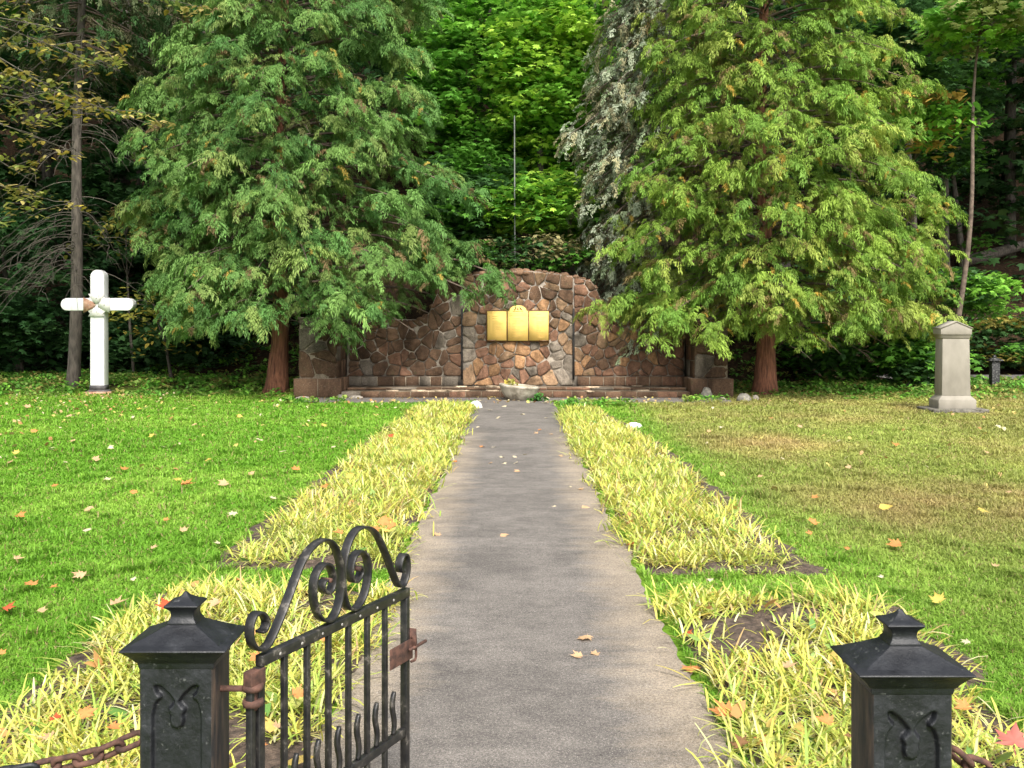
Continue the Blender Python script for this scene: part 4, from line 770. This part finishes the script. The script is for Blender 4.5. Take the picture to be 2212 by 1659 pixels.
# left side of the wood
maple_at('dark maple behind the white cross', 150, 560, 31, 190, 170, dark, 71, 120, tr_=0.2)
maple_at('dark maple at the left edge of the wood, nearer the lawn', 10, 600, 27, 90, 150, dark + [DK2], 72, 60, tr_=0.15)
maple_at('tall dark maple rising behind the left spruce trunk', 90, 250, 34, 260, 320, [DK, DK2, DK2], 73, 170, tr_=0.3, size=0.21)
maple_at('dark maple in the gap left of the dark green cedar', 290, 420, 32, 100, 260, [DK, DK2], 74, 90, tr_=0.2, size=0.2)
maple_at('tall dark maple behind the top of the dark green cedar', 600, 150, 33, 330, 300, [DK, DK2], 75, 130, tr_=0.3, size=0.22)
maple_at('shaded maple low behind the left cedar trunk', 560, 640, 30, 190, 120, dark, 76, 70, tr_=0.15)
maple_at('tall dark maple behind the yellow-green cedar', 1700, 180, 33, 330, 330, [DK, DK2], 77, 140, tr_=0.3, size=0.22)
maple_at('small beech with yellow leaves between the cross and the left cedar', 345, 690, 26, 100, 65, [YL, A((.33, .33, .06)), DK2], 78, 26, per=24, tr_=0.05, shape='oval', size=0.12, name='beech_sapling', group='saplings at the wood edge')
maple_at('thin sapling with a few yellowing leaves left of the dark green cedar', 270, 510, 27, 60, 55, [A((.26, .25, .05)), DK2], 79, 16, per=24, tr_=0.05, shape='oval', size=0.13, name='beech_sapling', group='saplings at the wood edge')
for k_, (x_, y_, d_) in enumerate(((40, 745, 28.5), (330, 750, 29.5), (470, 740, 28.5), (215, 735, 30.5))):
    maple_at(['dark bush at the foot of the wood, left of the spruce trunk', 'dark bush under the yellow-leaved beech', 'dark bush just left of the left cedar trunk', 'dark bush behind the foot of the white cross'][k_], x_, y_, d_, 95, 60, [DK, DK2, DK], 170 + k_, 46, tr_=0.04, name='leafy_shrub', cat='shrub', group='shrubs at the wood edge', size=0.15)  # extra bushes, their dark leaf colour deepens the shade at the wood's foot
# unseen trees added to shade the wood, crowns out of the picture overhead
def canopy(label, x, y, z0, rx, ry, rz, seed, n, tr_=0.35):
    return broadleaf('maple_tree', label, gbase(x, y), z0 + rz * 0.4, tr_, (0, 0), (0, 0, z0, rx, ry, rz), [DK2, G1], seed, n, 46, 0.30, 'maple', 1.3, 'maples on the wooded bank', front=False)
canopy('unseen tall maple added to shade the left of the wood', -17, 27, 14.5, 6.5, 5, 3.8, 81, 150)
canopy('unseen tall maple added to shade the right of the wood', 17.5, 32, 16.5, 7, 5.5, 4.2, 82, 170)
canopy('unseen tall maple added for shade behind the bank maples in the middle', 1, 36, 20, 9, 4, 4, 83, 110)
canopy('unseen tall maple added for shade over the left edge of the lawn', -19, 15, 11, 5, 6, 3, 84, 110)

# spruces
def spruce(name, label, base, hgt, tr_, spread, zlow, cols, seed, droop, dens=1.0, dead=0, leanx=0.0, sides=None, group=None):
    r = np.random.default_rng(seed); t = thing(name, label, 'tree', base, 0, group); zz = np.linspace(-0.3, hgt, 20); ax = np.stack([leanx * zz / hgt + 0.04 * np.sin(zz * .7), 0 * zz, zz], 1)
    b = MB().tube(ax, tr_ * (1 - 0.8 * np.clip(zz, 0, None) / hgt) * np.where(zz < 0.2, 1.25, 1), 14); b.build('trunk', M_bark_grey, t, smooth=True)
    temps = [strip_template(r, 60, 0.11, 0.42, 0.16, 0.012, 0.7, 0.15) for _ in range(6)]; T = [[] for _ in temps]; D_ = [[] for _ in temps]; C_ = [[] for _ in temps]; lb = MB(); z = zlow
    while z < hgt - 0.3:
        for k in range(5):
            th = r.random() * 2 * math.pi; Lb = np.interp(z, *spread) * (0.7 + 0.45 * r.random())
            if sides: th = sides[0] + (sides[1] - sides[0]) * r.random()
            d = A((math.cos(th), math.sin(th), 0)); u = np.linspace(0, 1, 7); P = A((np.interp(z, zz, ax[:, 0]), 0, z + .2 * r.random())) + np.outer(u * Lb, d) + np.outer(-droop * Lb * u ** 1.5 + 0.12 * Lb * u ** 4, (0, 0, 1)); lb.tube(P, np.linspace(0.03, 0.006, 7), 5, caps=False)
            for q in range(int((5 + Lb * 8) * dens)):
                f = 0.3 + 0.7 * r.random(); pos = A([np.interp(f, u, P[:, e]) for e in range(3)]) + A((d[1], -d[0], 0)) * (r.random() - .5) * 0.5 + A((0, 0, -0.35 * r.random() ** 2)); ti = r.integers(6); T[ti].append(pos); D_[ti].append(d * 0.6 + r.normal(0, .5, 3) * A((1, 1, .3)) + A((0, 0, -.25))); C_[ti].append(cols[r.integers(len(cols))] * (0.75 + 0.5 * r.random()))
        z += 0.34
    lb.build('branches', M_limb, t, smooth=True); cb = MB()
    for (TV, TF), t_, d_, c_ in zip(temps, T, D_, C_):
        if t_: cb.scatter(TV, TF, place_dirs(A(d_)), A(t_), A(c_), 0.5)
    if cb.n: cb.build('crown', M_cedar, t)
    if dead:
        tw = MB()
        for k in range(dead):
            th = r.random() * 2 * math.pi; z = r.uniform(*DEADZ); Lb = 0.9 + 1.9 * r.random(); d = A((math.cos(th), math.sin(th), 0)); l2 = A((-d[1], d[0], 0)); bw_ = (r.random() - .5) * 0.6
            u = np.linspace(0, 1, 9); P = A((np.interp(z, zz, ax[:, 0]), 0, z)) + np.outer(u * Lb, d) + np.outer(bw_ * u * u, l2) + np.outer(0.10 * np.sin(u * 3) - (0.9 + .5 * r.random()) * Lb * 0.55 * u ** 2 + 0.35 * Lb * np.clip(u - .55, 0, 1) ** 2, (0, 0, 1)); tw.tube(P, np.linspace(0.013, 0.003, 9), 4, caps=False)
            for e in range(5):
                i_ = r.integers(3, 9); q0 = P[i_]; v = (d * (0.3 + .5 * r.random()) + l2 * (r.random() - .5) * 1.6 + A((0, 0, -.7 * r.random()))) * 0.6; tw.tube([q0, q0 + v * .5 + A((0, 0, .05)), q0 + v + A((0, 0, -.08))], [0.008, 0.006, 0.003], 4, caps=False)
        tw.build('dead_branches', M_twig, t, smooth=True)
    return t
DEADZ = (3.0, 9.5)
SB = [A((0.38, 0.43, 0.29)), A((0.26, 0.33, 0.19)), A((0.37, 0.35, 0.20)), A((0.19, 0.18, 0.10)), A((0.38, 0.43, 0.31))]
q = at(1440, 700, 24.9); spruce('spruce_tree', 'grey-green spruce with hanging branches left of the yellow-green cedar', gbase(q[0], 24.9), 15, 0.17, ([2, 4, 8, 15], [2.1, 2.1, 2.4, 0.5]), 2.6, SB, 31, 0.75, 0.7, 16, 0.0, (math.pi * 0.72, math.pi * 1.42))
q = at(158, 815, 24.6); sp = spruce('spruce_tree', 'slim bare spruce trunk with dead curving twigs behind the white cross', gbase(q[0], 24.6), 17, 0.165, ([8, 10, 14, 17], [2.0, 3.0, 2.4, 0.4]), 8.6, [DK2, A((.09, .12, .05)), A((.12, .12, .06))], 33, 0.5, 0.8, 75, 0.35)
# beech bough with yellowing leaves hanging in from the left
r_ = np.random.default_rng(44); bt = thing('beech_tree', 'beech whose thin boughs of yellowing leaves hang in at the upper left', 'tree', gbase(-16.0, 20.5)); zz = np.linspace(-.3, 11, 12)
MB().tube(np.stack([0.1 * np.sin(zz), 0 * zz, zz], 1), np.linspace(0.24, 0.08, 12), 12).build('trunk', M_bark_grey, bt, smooth=True)
lb = MB(); CC = []
o0 = A((-16.0, 20.5, 0))
for (x0, y0, x1, y1) in ((-350, 60, 330, 265), (-350, 150, 180, 330), (-350, -60, 260, 150), (-350, 30, 150, 60), (-350, -150, 430, 10), (-350, 330, 120, 430), (-350, 200, 230, 235), (-350, 100, 60, 380), (-350, -100, 120, 190)):
    a_ = at(x0, y0, 20.5); a_[0] = -16.0; e_ = at(x1, y1, 19.5 + 1.5 * r_.random()); md = (a_ + e_) / 2 + A((0, 0, .35)); P = catmull([a_ - o0, md - o0, e_ - o0], 8) ; lb.tube(P, np.linspace(0.035, 0.005, len(P)), 5, caps=False)
    for k in range(16):
        f = r_.integers(len(P) // 3, len(P)); v = r_.normal(0, 1, 3) * A((.5, .5, .22)); v[2] -= .12; e2 = P[f] + v; lb.tube([P[f], (P[f] + e2) / 2 + A((0, 0, .05)), e2], [0.009, 0.006, 0.003], 4, caps=False); CC += [e2, P[f] * .4 + e2 * .6]
lb.build('limbs', M_twig, bt, smooth=True); cb = MB(); add_leaves(cb, r_, A(CC), 0.34, 0.10, 8, 0.105, [YL * .8, A((.28, .30, .07)), A((.36, .30, .10)), A((.20, .24, .06))], 'oval', 0.6); cb.build('crown', M_leaf, bt)

# the wood behind everything, too dense to count
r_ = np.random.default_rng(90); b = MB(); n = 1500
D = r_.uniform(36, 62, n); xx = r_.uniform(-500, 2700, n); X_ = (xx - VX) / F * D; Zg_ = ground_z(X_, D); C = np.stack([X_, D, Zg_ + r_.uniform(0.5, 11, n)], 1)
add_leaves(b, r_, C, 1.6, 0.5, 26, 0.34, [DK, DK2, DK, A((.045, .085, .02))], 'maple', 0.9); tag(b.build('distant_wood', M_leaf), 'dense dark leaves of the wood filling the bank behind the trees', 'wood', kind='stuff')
for k, (x, y) in enumerate(((2180, 40), (1945, 42), (60, 38), (265, 36), (2110, 45), (960, 38))):
    q = gbase((x - VX) / F * y, y); t_ = MB().tube(A([(0, 0, -.3), (.05, 0, 5), (.15, 0, 10), (.1, 0, 16)]), [.26, .2, .17, .1], 10).build('trunk', M_bark_grey, None, smooth=True)
    tt = thing('forest_trunk', ['dark straight trunk at the far right of the wood', 'dim trunk in the wood behind the right cedar', 'dim trunk at the far left of the wood', 'dim trunk in the wood between the cross and the dark cedar', 'slender trunk deep in the wood above the monument', 'dim trunk in the wood beside the dark cedar top'][k], 'tree', q, 0, 'bare trunks deep in the wood'); t_.parent = tt

# ------------------------------------------------------------------ grass, weeds, hostas
def in_bed(x, y, pad=0.0):
    out = np.zeros(len(x), bool)
    for k in beds:
        y0, y1, l, r = beds[k]; a, b_ = bed_edges(k, y); rag = 0.03 + 0.22 * fbm(x * 5, y * 5, 77); a2 = a - (rag if k[0] == 'L' else 0); b2 = b_ + (rag if k[0] == 'R' else 0); out |= (y > y0 - pad) & (y < y1 + pad) & (x > a2 - pad) & (x < b2 + pad)
    return out
def blades(name, n, dr, label, seed, hmul=1.0):
    r = np.random.default_rng(seed); D = dr[0] * (dr[1] / dr[0]) ** r.random(n * 2); xs = np.where(r.random(n * 2) < 0.68, r.uniform(-150, 2362, n * 2), r.uniform(-1500, 3700, n * 2)); x = (xs - VX) / F * D
    ok = ~in_bed(x, D, 0.0) & ~((x > -0.80) & (x < 0.82) & (D < 20.8)) & ~((np.abs(x + 0.1) < 4.9) & (D > 20.4 + 0.25 * vnoise(x * 2, x * 0, 3)) ) & (D < 23.9)
    x = x[ok][:n]; y = D[ok][:n]; n = len(x); z = ground_z(x, y)
    h = (0.018 + 0.022 * r.random(n)) * hmul * (0.95 + 0.018 * y) * (0.5 + 1.0 * fbm(x * 2.6, y * 2.2, 9)) * (1 + 1.1 * (fbm(x * 5, y * 5, 19) > 0.62)) ; w = (0.0011 + 0.00045 * y) * (0.7 + 0.6 * r.random(n)); a = r.random(n) * 6.283; lean = (0.2 + 1.6 * r.random(n)) * h; d = np.stack([np.cos(a), np.sin(a), 0 * a], 1); s = np.stack([-np.sin(a), np.cos(a), 0 * a], 1)
    o = np.stack([x, y, z - 0.003], 1); m_ = o + d * (lean * 0.35)[:, None]; m_[:, 2] += h * 0.62; e = o + d * lean[:, None]; e[:, 2] += h * (1 - 0.25 * np.minimum(1, lean / h))
    V = np.stack([o - s * w[:, None], o + s * w[:, None], m_ + s * w[:, None] * .8, m_ - s * w[:, None] * .8, e], 1)
    c = lawn_color(x, y) * (0.85 + 0.6 * r.random((n, 1))); dry = (r.random(n) < 0.07)[:, None]; c = np.where(dry, A((0.36, 0.29, 0.13)) * (0.7 + .5 * r.random((n, 1))), c)
    k = (np.arange(n) * 5)[:, None]; b = MB(); b.add(V.reshape(-1, 3), np.concatenate([k + A([0, 1, 2]), k + A([0, 2, 3]), k + A([3, 2, 4])]), np.repeat(c, 5, 0)); return tag(b.build(name, M_grass), label, 'grass', kind='stuff')
blades('lawn_grass', 560000, (2.7, 23.8), 'short mown grass covering both lawns', 101)
# tufts of longer grass along the bed edges
# low weeds at the foot of the wood
r_ = np.random.default_rng(7); b = MB(); n = 2600; x = np.concatenate([r_.uniform(-15.5, -4.9, n // 2), r_.uniform(5.2, 17.5, n // 2)]); y = r_.uniform(22.3, 29, n) ; y = np.where(x > 7.3, 21.3 + (y - 22.3) * 0.95, y); keep = ~((np.abs(y - 30.8) < 1.5) & (x > 11)) & (np.hypot(x - ccx, (y - DC) * 0.45) > 0.6); x, y = x[keep], y[keep]
C = np.stack([x, y, ground_z(x, y) + 0.03 + 0.22 * r_.random(len(x)) * sstep(21.5, 24.5, y)], 1); add_leaves(b, r_, C, 0.20, 0.10, 12, 0.075, [G1, G2, A((.18, .28, .06)), G1, A((.30, .29, .08))], 'oval', 0.9); tag(b.build('ground_cover', M_leaf), 'low green weeds between the lawns and the trees', 'weeds', kind='stuff')
# thin weedy edge along the forecourt
b = MB(); x = np.concatenate([r_.uniform(0.8, 2.4, 50), r_.uniform(3.6, 4.6, 20), r_.uniform(-4.9, -3.6, 20)]); y = np.concatenate([r_.uniform(19.3, 20.3, 50), r_.uniform(20.4, 21.5, 20), r_.uniform(20.3, 20.7, 20)]); add_leaves(b, r_, np.stack([x, y, 0.05 + 0.08 * r_.random(len(x))], 1), 0.12, 0.08, 14, 0.06, [G2, G1, A((.25, .33, .07))], 'oval', 1.0); tag(b.build('forecourt_weeds', M_leaf), 'low weeds sprouting along the edge of the forecourt', 'weeds', kind='stuff')
q = at(1160, 866, 21.0); wd = thing('weed', 'leafy green weed growing against the right side of the bowl planter', 'plant', (q[0], 21.0, 0)); b = MB(); add_leaves(b, r_, A([(0, 0, .05), (.1, -.05, .1), (-.08, -.05, .07), (.05, 0, .16), (.14, 0, .06), (-.02, -.1, .12)]), 0.11, 0.08, 22, 0.055, [A((.06, .2, .035)), A((.09, .25, .05))], 'oval', 1.0); b.build('foliage', M_leaf, wd)
q = A((bc[0] - 0.2, 21.35, 0.32)); wd = thing('dry_plant', 'small yellow dried plant in the bowl planter', 'plant', q); b = MB(); add_leaves(b, r_, A([(0, 0, .05), (.08, 0, .06), (-.07, 0, .08), (0.02, 0, .12)]), 0.08, 0.08, 18, 0.05, [A((.5, .42, .1)), A((.42, .42, .12))], 'oval', 1.3); b.build('foliage', M_leaf, wd)

HC = [A((0.66, 0.64, 0.13)), A((0.50, 0.60, 0.11)), A((0.70, 0.66, 0.24)), A((0.62, 0.53, 0.12)), A((0.32, 0.48, 0.08)), A((0.76, 0.73, 0.40))]
def hosta_bed(k, label, seed, density, nb):
    r = np.random.default_rng(seed); y0, y1, l, rr0 = beds[k]; n = int((y1 - y0) * 1.1 * density); y = r.uniform(y0 + 0.12, y1 - 0.05, n); a, b_ = bed_edges(k, y); u = r.random(n); x = a + 0.02 + (b_ - a - 0.08) * u
    if k[1] == 'N':
        keep = (fbm(x * 1.9, y * 1.9, seed) > 0.31) ; x, y = x[keep], y[keep]
    if k[1] == 'F': keep = fbm(x * 2.6, y * 1.8, seed) > 0.20; x, y = x[keep], y[keep]
    n = len(x); N_ = n * nb; cx = np.repeat(x, nb); cy = np.repeat(y, nb); 
    az = np.repeat(r.random(n) * 6.283, nb) + r.normal(0, 1.3, N_); L = (0.075 + 0.125 * r.random(N_)) * np.repeat(0.75 + 0.5 * r.random(n), nb); el0 = R(70) - R(58) * r.random(N_) ** 1.1; bend = R(15) + R(65) * r.random(N_); w = 0.0026 + 0.0026 * r.random(N_) + 0.00022 * cy
    d = np.stack([np.cos(az), np.sin(az)], 1); s = np.stack([-np.sin(az), np.cos(az), 0 * az], 1); K = 4; p_ = np.stack([cx + r.normal(0, .075, N_), cy + r.normal(0, .075, N_), np.full(N_, 0.015)], 1); V = []
    prof_ = [0.65, 0.95, 1.0, 0.85, 0.38]
    for i_ in range(K + 1):
        tw = s * (w * prof_[i_])[:, None]; V += [p_ - tw, p_ + tw]
        el = el0 - bend * (i_ / K); st = (L / K)[:, None]; p_ = p_ + np.concatenate([d * np.cos(el)[:, None], np.sin(el)[:, None]], 1) * st; p_[:, 2] = np.maximum(p_[:, 2], 0.02 + 0.03 * r.random(N_))
    V = np.stack(V, 1).reshape(-1, 3); q = (np.arange(N_) * 2 * (K + 1))[:, None]; Fs = np.concatenate([q + A([2 * i_, 2 * i_ + 1, 2 * i_ + 3, 2 * i_ + 2]) for i_ in range(K)])
    ci = r.choice(len(HC), N_, p=[.25, .25, .17, .13, .12, .08]); c = A(HC)[ci] * (0.75 + 0.4 * r.random((N_, 1))); c = np.where((r.random(N_) < 0.07)[:, None], A((0.52, 0.36, 0.17)) * (0.6 + 0.6 * r.random((N_, 1))), c); patch = fbm(np.repeat(x, nb) * 1.4, np.repeat(y, nb) * 1.4, seed + 3)[:, None]; c = c * (1 - 0.35 * (patch > 0.55)) + A((0.34, 0.44, 0.09)) * 0.35 * (patch > 0.55)
    b = MB(); b.add(V, Fs, np.repeat(c, 2 * (K + 1), 0))
    m_ = int((y1 - y0) * (30 if k[1] == 'N' else 11)); yy = r.uniform(y0 + .05, y1, m_); a, b_ = bed_edges(k, yy); xx = a + (b_ - a) * r.random(m_); cl = [A((.14, .28, .06)), A((.46, .48, .13)), A((.58, .43, .12)), A((.55, .31, .12)), A((.26, .38, .10))]
    Mx = rotz(r.random(m_) * 6.283) @ rotx(0.2 + 0.7 * r.random(m_)) @ roty(r.normal(0, .4, m_)) * (0.032 + 0.040 * r.random(m_))[:, None, None]; b.scatter(ovalV * A((1.1, 1, 1)), ovalF, Mx, np.stack([xx, yy, 0.04 + 0.07 * r.random(m_)], 1), A(cl)[r.integers(0, 5, m_)])
    return tag(b.build('hosta_planting', M_hosta), label, 'plants', kind='stuff')
hosta_bed('LF', 'long bed of pale yellow-green hosta blades left of the path', 201, 50, 42); hosta_bed('RF', 'long bed of pale yellow-green hosta blades right of the path', 202, 50, 42)
hosta_bed('LN', 'near hosta bed of yellow blades behind the gate leaf', 203, 90, 44); hosta_bed('RN', 'near hosta bed of yellow blades behind the right gate post', 204, 75, 44)

# ------------------------------------------------------------------ fallen leaves, each a thing
def fallen_mesh(seed, c, oval=False):
    r = np.random.default_rng(seed); V, Fs = (ovalV, ovalF) if oval else star([(0, 1.0), (14, .62), (24, .66), (30, .45), (44, .92), (56, .55), (68, .6), (80, .36), (100, .62), (120, .40), (165, .28), (180, .12), (195, .28), (240, .40), (260, .62), (280, .36), (292, .6), (304, .55), (316, .92), (330, .45), (336, .66), (346, .62)])
    V = V.copy(); k = r.random(); V[:, 2] = 0.30 * k * V[:, 0] ** 2 + 0.25 * (1 - k) * V[:, 1] ** 2 + 0.12 * np.sin(V[:, 0] * 4 + seed) + 0.10
    col_ = A(c) * (0.62 + 0.4 * r.random((len(V), 1))); b = MB().add(V, Fs, col_); b.add(A([(-.02, -.05, .1), (.02, -.05, .1), (.05, -.75, .16), (.03, -.75, .16)]), A([(0, 1, 2, 3)]), A(c) * .7); me = b.build('maple_leaf', M_fallen); return me
leafcol = {'orange': (0.66, 0.27, 0.09), 'red': (0.58, 0.12, 0.05), 'tan': (0.66, 0.43, 0.24), 'yellow': (0.70, 0.52, 0.12), 'pale': (0.72, 0.62, 0.42), 'pink': (0.62, 0.20, 0.16), 'brown': (0.28, 0.15, 0.07)}
cache = {}
LV = [  # photo x, y, colour, width in px
 (36, 988, 'yellow', 16), (268, 1024, 'orange', 20), (487, 1055, 'tan', 26), (398, 1058, 'orange', 34), (380, 1048, 'yellow', 20), (640, 1025, 'orange', 20), (40, 1127, 'orange', 26), (192, 1113, 'tan', 24), (286, 1077, 'orange', 18), (235, 1047, 'pale', 18), (178, 1262, 'tan', 32), (68, 1283, 'orange', 30), (112, 1288, 'orange', 20), (14, 1336, 'red', 30), (248, 1325, 'tan', 42), (88, 1342, 'tan', 22), (362, 1312, 'red', 40), (4, 1436, 'orange', 20), (185, 1163, 'pale', 20), (288, 1268, 'pale', 14), (36, 1224, 'tan', 24), (505, 1123, 'pale', 22), (356, 1137, 'orange', 14), (396, 1161, 'tan', 20), (205, 1003, 'tan', 18), (236, 976, 'pale', 16), (70, 940, 'orange', 16), (560, 960, 'pale', 18), (450, 1005, 'yellow', 16), (120, 1060, 'orange', 16), (520, 905, 'yellow', 14), (330, 950, 'yellow', 15), (610, 985, 'pale', 16), (700, 925, 'yellow', 14), (150, 905, 'tan', 15), (60, 885, 'tan', 16), (300, 890, 'yellow', 14), (420, 925, 'tan', 14), (20, 1010, 'tan', 18), (98, 1185, 'tan', 18), (470, 1190, 'pale', 16), (330, 1200, 'tan', 18), (590, 1090, 'pale', 16), (160, 960, 'tan', 16), (720, 975, 'pale', 14), (540, 1035, 'tan', 16),
 (1265, 1385, 'tan', 38), (1253, 1424, 'tan', 30), (1285, 1420, 'tan', 22), (1085, 1161, 'tan', 20), (1120, 1021, 'tan', 16), (1059, 1003, 'tan', 12), (1086, 990, 'pale', 14), (1112, 990, 'pale', 12), (1114, 1003, 'pale', 14), (1088, 1004, 'pale', 12), (1160, 938, 'tan', 12), (1190, 940, 'tan', 10), (1164, 931, 'orange', 10), (1133, 984, 'pale', 12), (1040, 968, 'orange', 14), (1068, 968, 'pale', 12), (1032, 925, 'pale', 12), (1075, 905, 'pale', 14), (1130, 897, 'pale', 12), (1180, 905, 'pale', 12), (1060, 888, 'pale', 12), (1210, 988, 'tan', 12), (1252, 1060, 'tan', 16), (1260, 1100, 'tan', 18), (1195, 1097, 'pale', 12), (945, 1160, 'tan', 20), (985, 1000, 'orange', 14), (1232, 1055, 'pale', 10), (1090, 880, 'pale', 12), (1180, 873, 'pale', 14), (1040, 866, 'pale', 12), (1270, 872, 'pale', 14), (985, 868, 'tan', 12), (1345, 870, 'pale', 12),
 (1755, 1144, 'orange', 26), (1750, 1168, 'orange', 16), (1940, 1192, 'orange', 34), (1910, 1110, 'yellow', 26), (1932, 967, 'orange', 20), (1757, 1087, 'orange', 18), (2130, 985, 'tan', 14), (2028, 1318, 'yellow', 34), (2120, 1116, 'yellow', 26), (2190, 1614, 'pink', 80), (2088, 1526, 'orange', 40), (1831, 1202, 'orange', 14), (1835, 1020, 'tan', 14), (2060, 1040, 'tan', 16), (2180, 1075, 'tan', 14), (1690, 1000, 'pale', 12), (1640, 1040, 'tan', 14), (1905, 1265, 'pale', 14), (2150, 1240, 'tan', 18), (2155, 930, 'pale', 14), (1560, 930, 'pale', 12), (1730, 930, 'tan', 13), (2090, 1410, 'pale', 22),
 (1572, 1566, 'orange', 56), (1492, 1452, 'orange', 46), (1366, 1188, 'red', 24), (1482, 1388, 'red', 26), (1650, 1622, 'orange', 50), (1602, 1642, 'brown', 46), (1535, 1270, 'pale', 16), (1700, 1440, 'tan', 36), (1790, 1560, 'orange', 40), (1830, 1590, 'brown', 28),
 (826, 1126, 'orange', 34), (852, 1135, 'orange', 30), (806, 1142, 'orange', 30), (838, 1148, 'yellow', 26), (735, 1152, 'orange', 24), (842, 942, 'red', 16), (520, 1274, 'orange', 30), (700, 1050, 'orange', 20), (760, 1030, 'yellow', 22), (180, 1545, 'orange', 40), (110, 1590, 'tan', 36), (240, 1570, 'orange', 36), (120, 1555, 'red', 30), (560, 1420, 'orange', 34), (640, 1500, 'orange', 36), (600, 1570, 'tan', 30), (700, 1380, 'orange', 34), (560, 1610, 'orange', 32), (470, 1300, 'tan', 34)]
recs = []
for k, (x, y, c, wpx) in enumerate(LV):
    g0 = ground_at(x, y); zone = None
    if in_bed(A([g0[0]]), A([g0[1]]))[0]:
        g0 = at(x, y, (H - 0.16) * F / (y - VY)); g0[2] = 0.16
        if not in_bed(A([g0[0]]), A([g0[1]]))[0]: g0 = ground_at(x, y); g0[2] = 0.04
        zone = ('left' if g0[0] < 0 else 'right') + ' hosta bed'
    elif -0.8 < g0[0] < 0.82 and g0[1] < 20.4: zone = 'asphalt path'; g0[2] = 0.012
    elif g0[1] > 20.3: zone = 'forecourt before the wall'; g0[2] = 0.008
    else: zone = 'left lawn' if g0[0] < 0 else 'right lawn'; g0[2] = 0.052
    recs.append((g0, c, wpx * g0[1] / F / 1.28, zone, k))
ordw = ['nearest', 'second nearest', 'third nearest', 'fourth nearest', 'fifth nearest', 'sixth nearest', 'seventh nearest', 'eighth nearest', 'ninth nearest', 'tenth nearest', 'eleventh nearest', 'twelfth nearest', 'thirteenth nearest', 'fourteenth nearest', 'fifteenth nearest', 'sixteenth nearest', 'seventeenth nearest', 'eighteenth nearest', 'nineteenth nearest', 'twentieth nearest']
cnt = {}
for g0, c, s, zone, k in sorted(recs, key=lambda q: q[0][1]):
    key = (c, k % 3)
    if key not in cache: o = fallen_mesh(10 * (k % 3) + len(cache), leafcol[c], k % 3 == 2 and c in ('pale', 'yellow')); cache[key] = o.data
    else: o = bpy.data.objects.new('maple_leaf', cache[key]); col.objects.link(o)
    i_ = cnt.get((c, zone), 0); cnt[(c, zone)] = i_ + 1
    o.location = tuple(float(v) for v in g0); o.scale = (float(s),) * 3; o.rotation_euler = (Matrix.Rotation(random.uniform(0.05, 0.45) if 'path' not in zone and 'fore' not in zone else random.uniform(0, .2), 3, 'X') @ Matrix.Rotation(random.uniform(-.25, .25), 3, 'Y') @ Matrix.Rotation(random.uniform(0, 6.28), 3, 'Z')).to_euler()
    tag(o, f'fallen {c} leaf on the {zone}, {ordw[min(i_, 19)]} the gate among {c} ones', 'leaf', 'fallen leaves on the ground')
# countless small flecks of leaf litter
r_ = np.random.default_rng(66); b = MB(); n = 1480; x = np.concatenate([np.where(r_.random(1200) < .6, r_.uniform(-14, -7, 1200), r_.uniform(-14, -2.2, 1200)), r_.uniform(2, 10, 120), r_.uniform(-4, 4, 160)]); y = np.concatenate([23.2 - 13 * r_.random(1200) ** 2.2, r_.uniform(9, 21.5, 120), r_.uniform(20.2, 22, 160)])
Mx = rotz(r_.random(n) * 6.283) @ rotx(-r_.random(n) * 0.9) * (0.040 + 0.04 * r_.random(n))[:, None, None]; cl = A([(.55, .42, .14), (.50, .33, .16), (.62, .54, .34), (.42, .22, .09), (.60, .50, .15)])[r_.integers(0, 5, n)]
ok = ~in_bed(x, y); b.scatter(ovalV, ovalF, Mx[ok], np.stack([x, y, ground_z(x, y) + 0.035], 1)[ok], cl[ok], 0.2); tag(b.build('leaf_litter', M_fallen), 'scattered small fallen leaves towards the back of the lawns', 'leaves', kind='stuff')
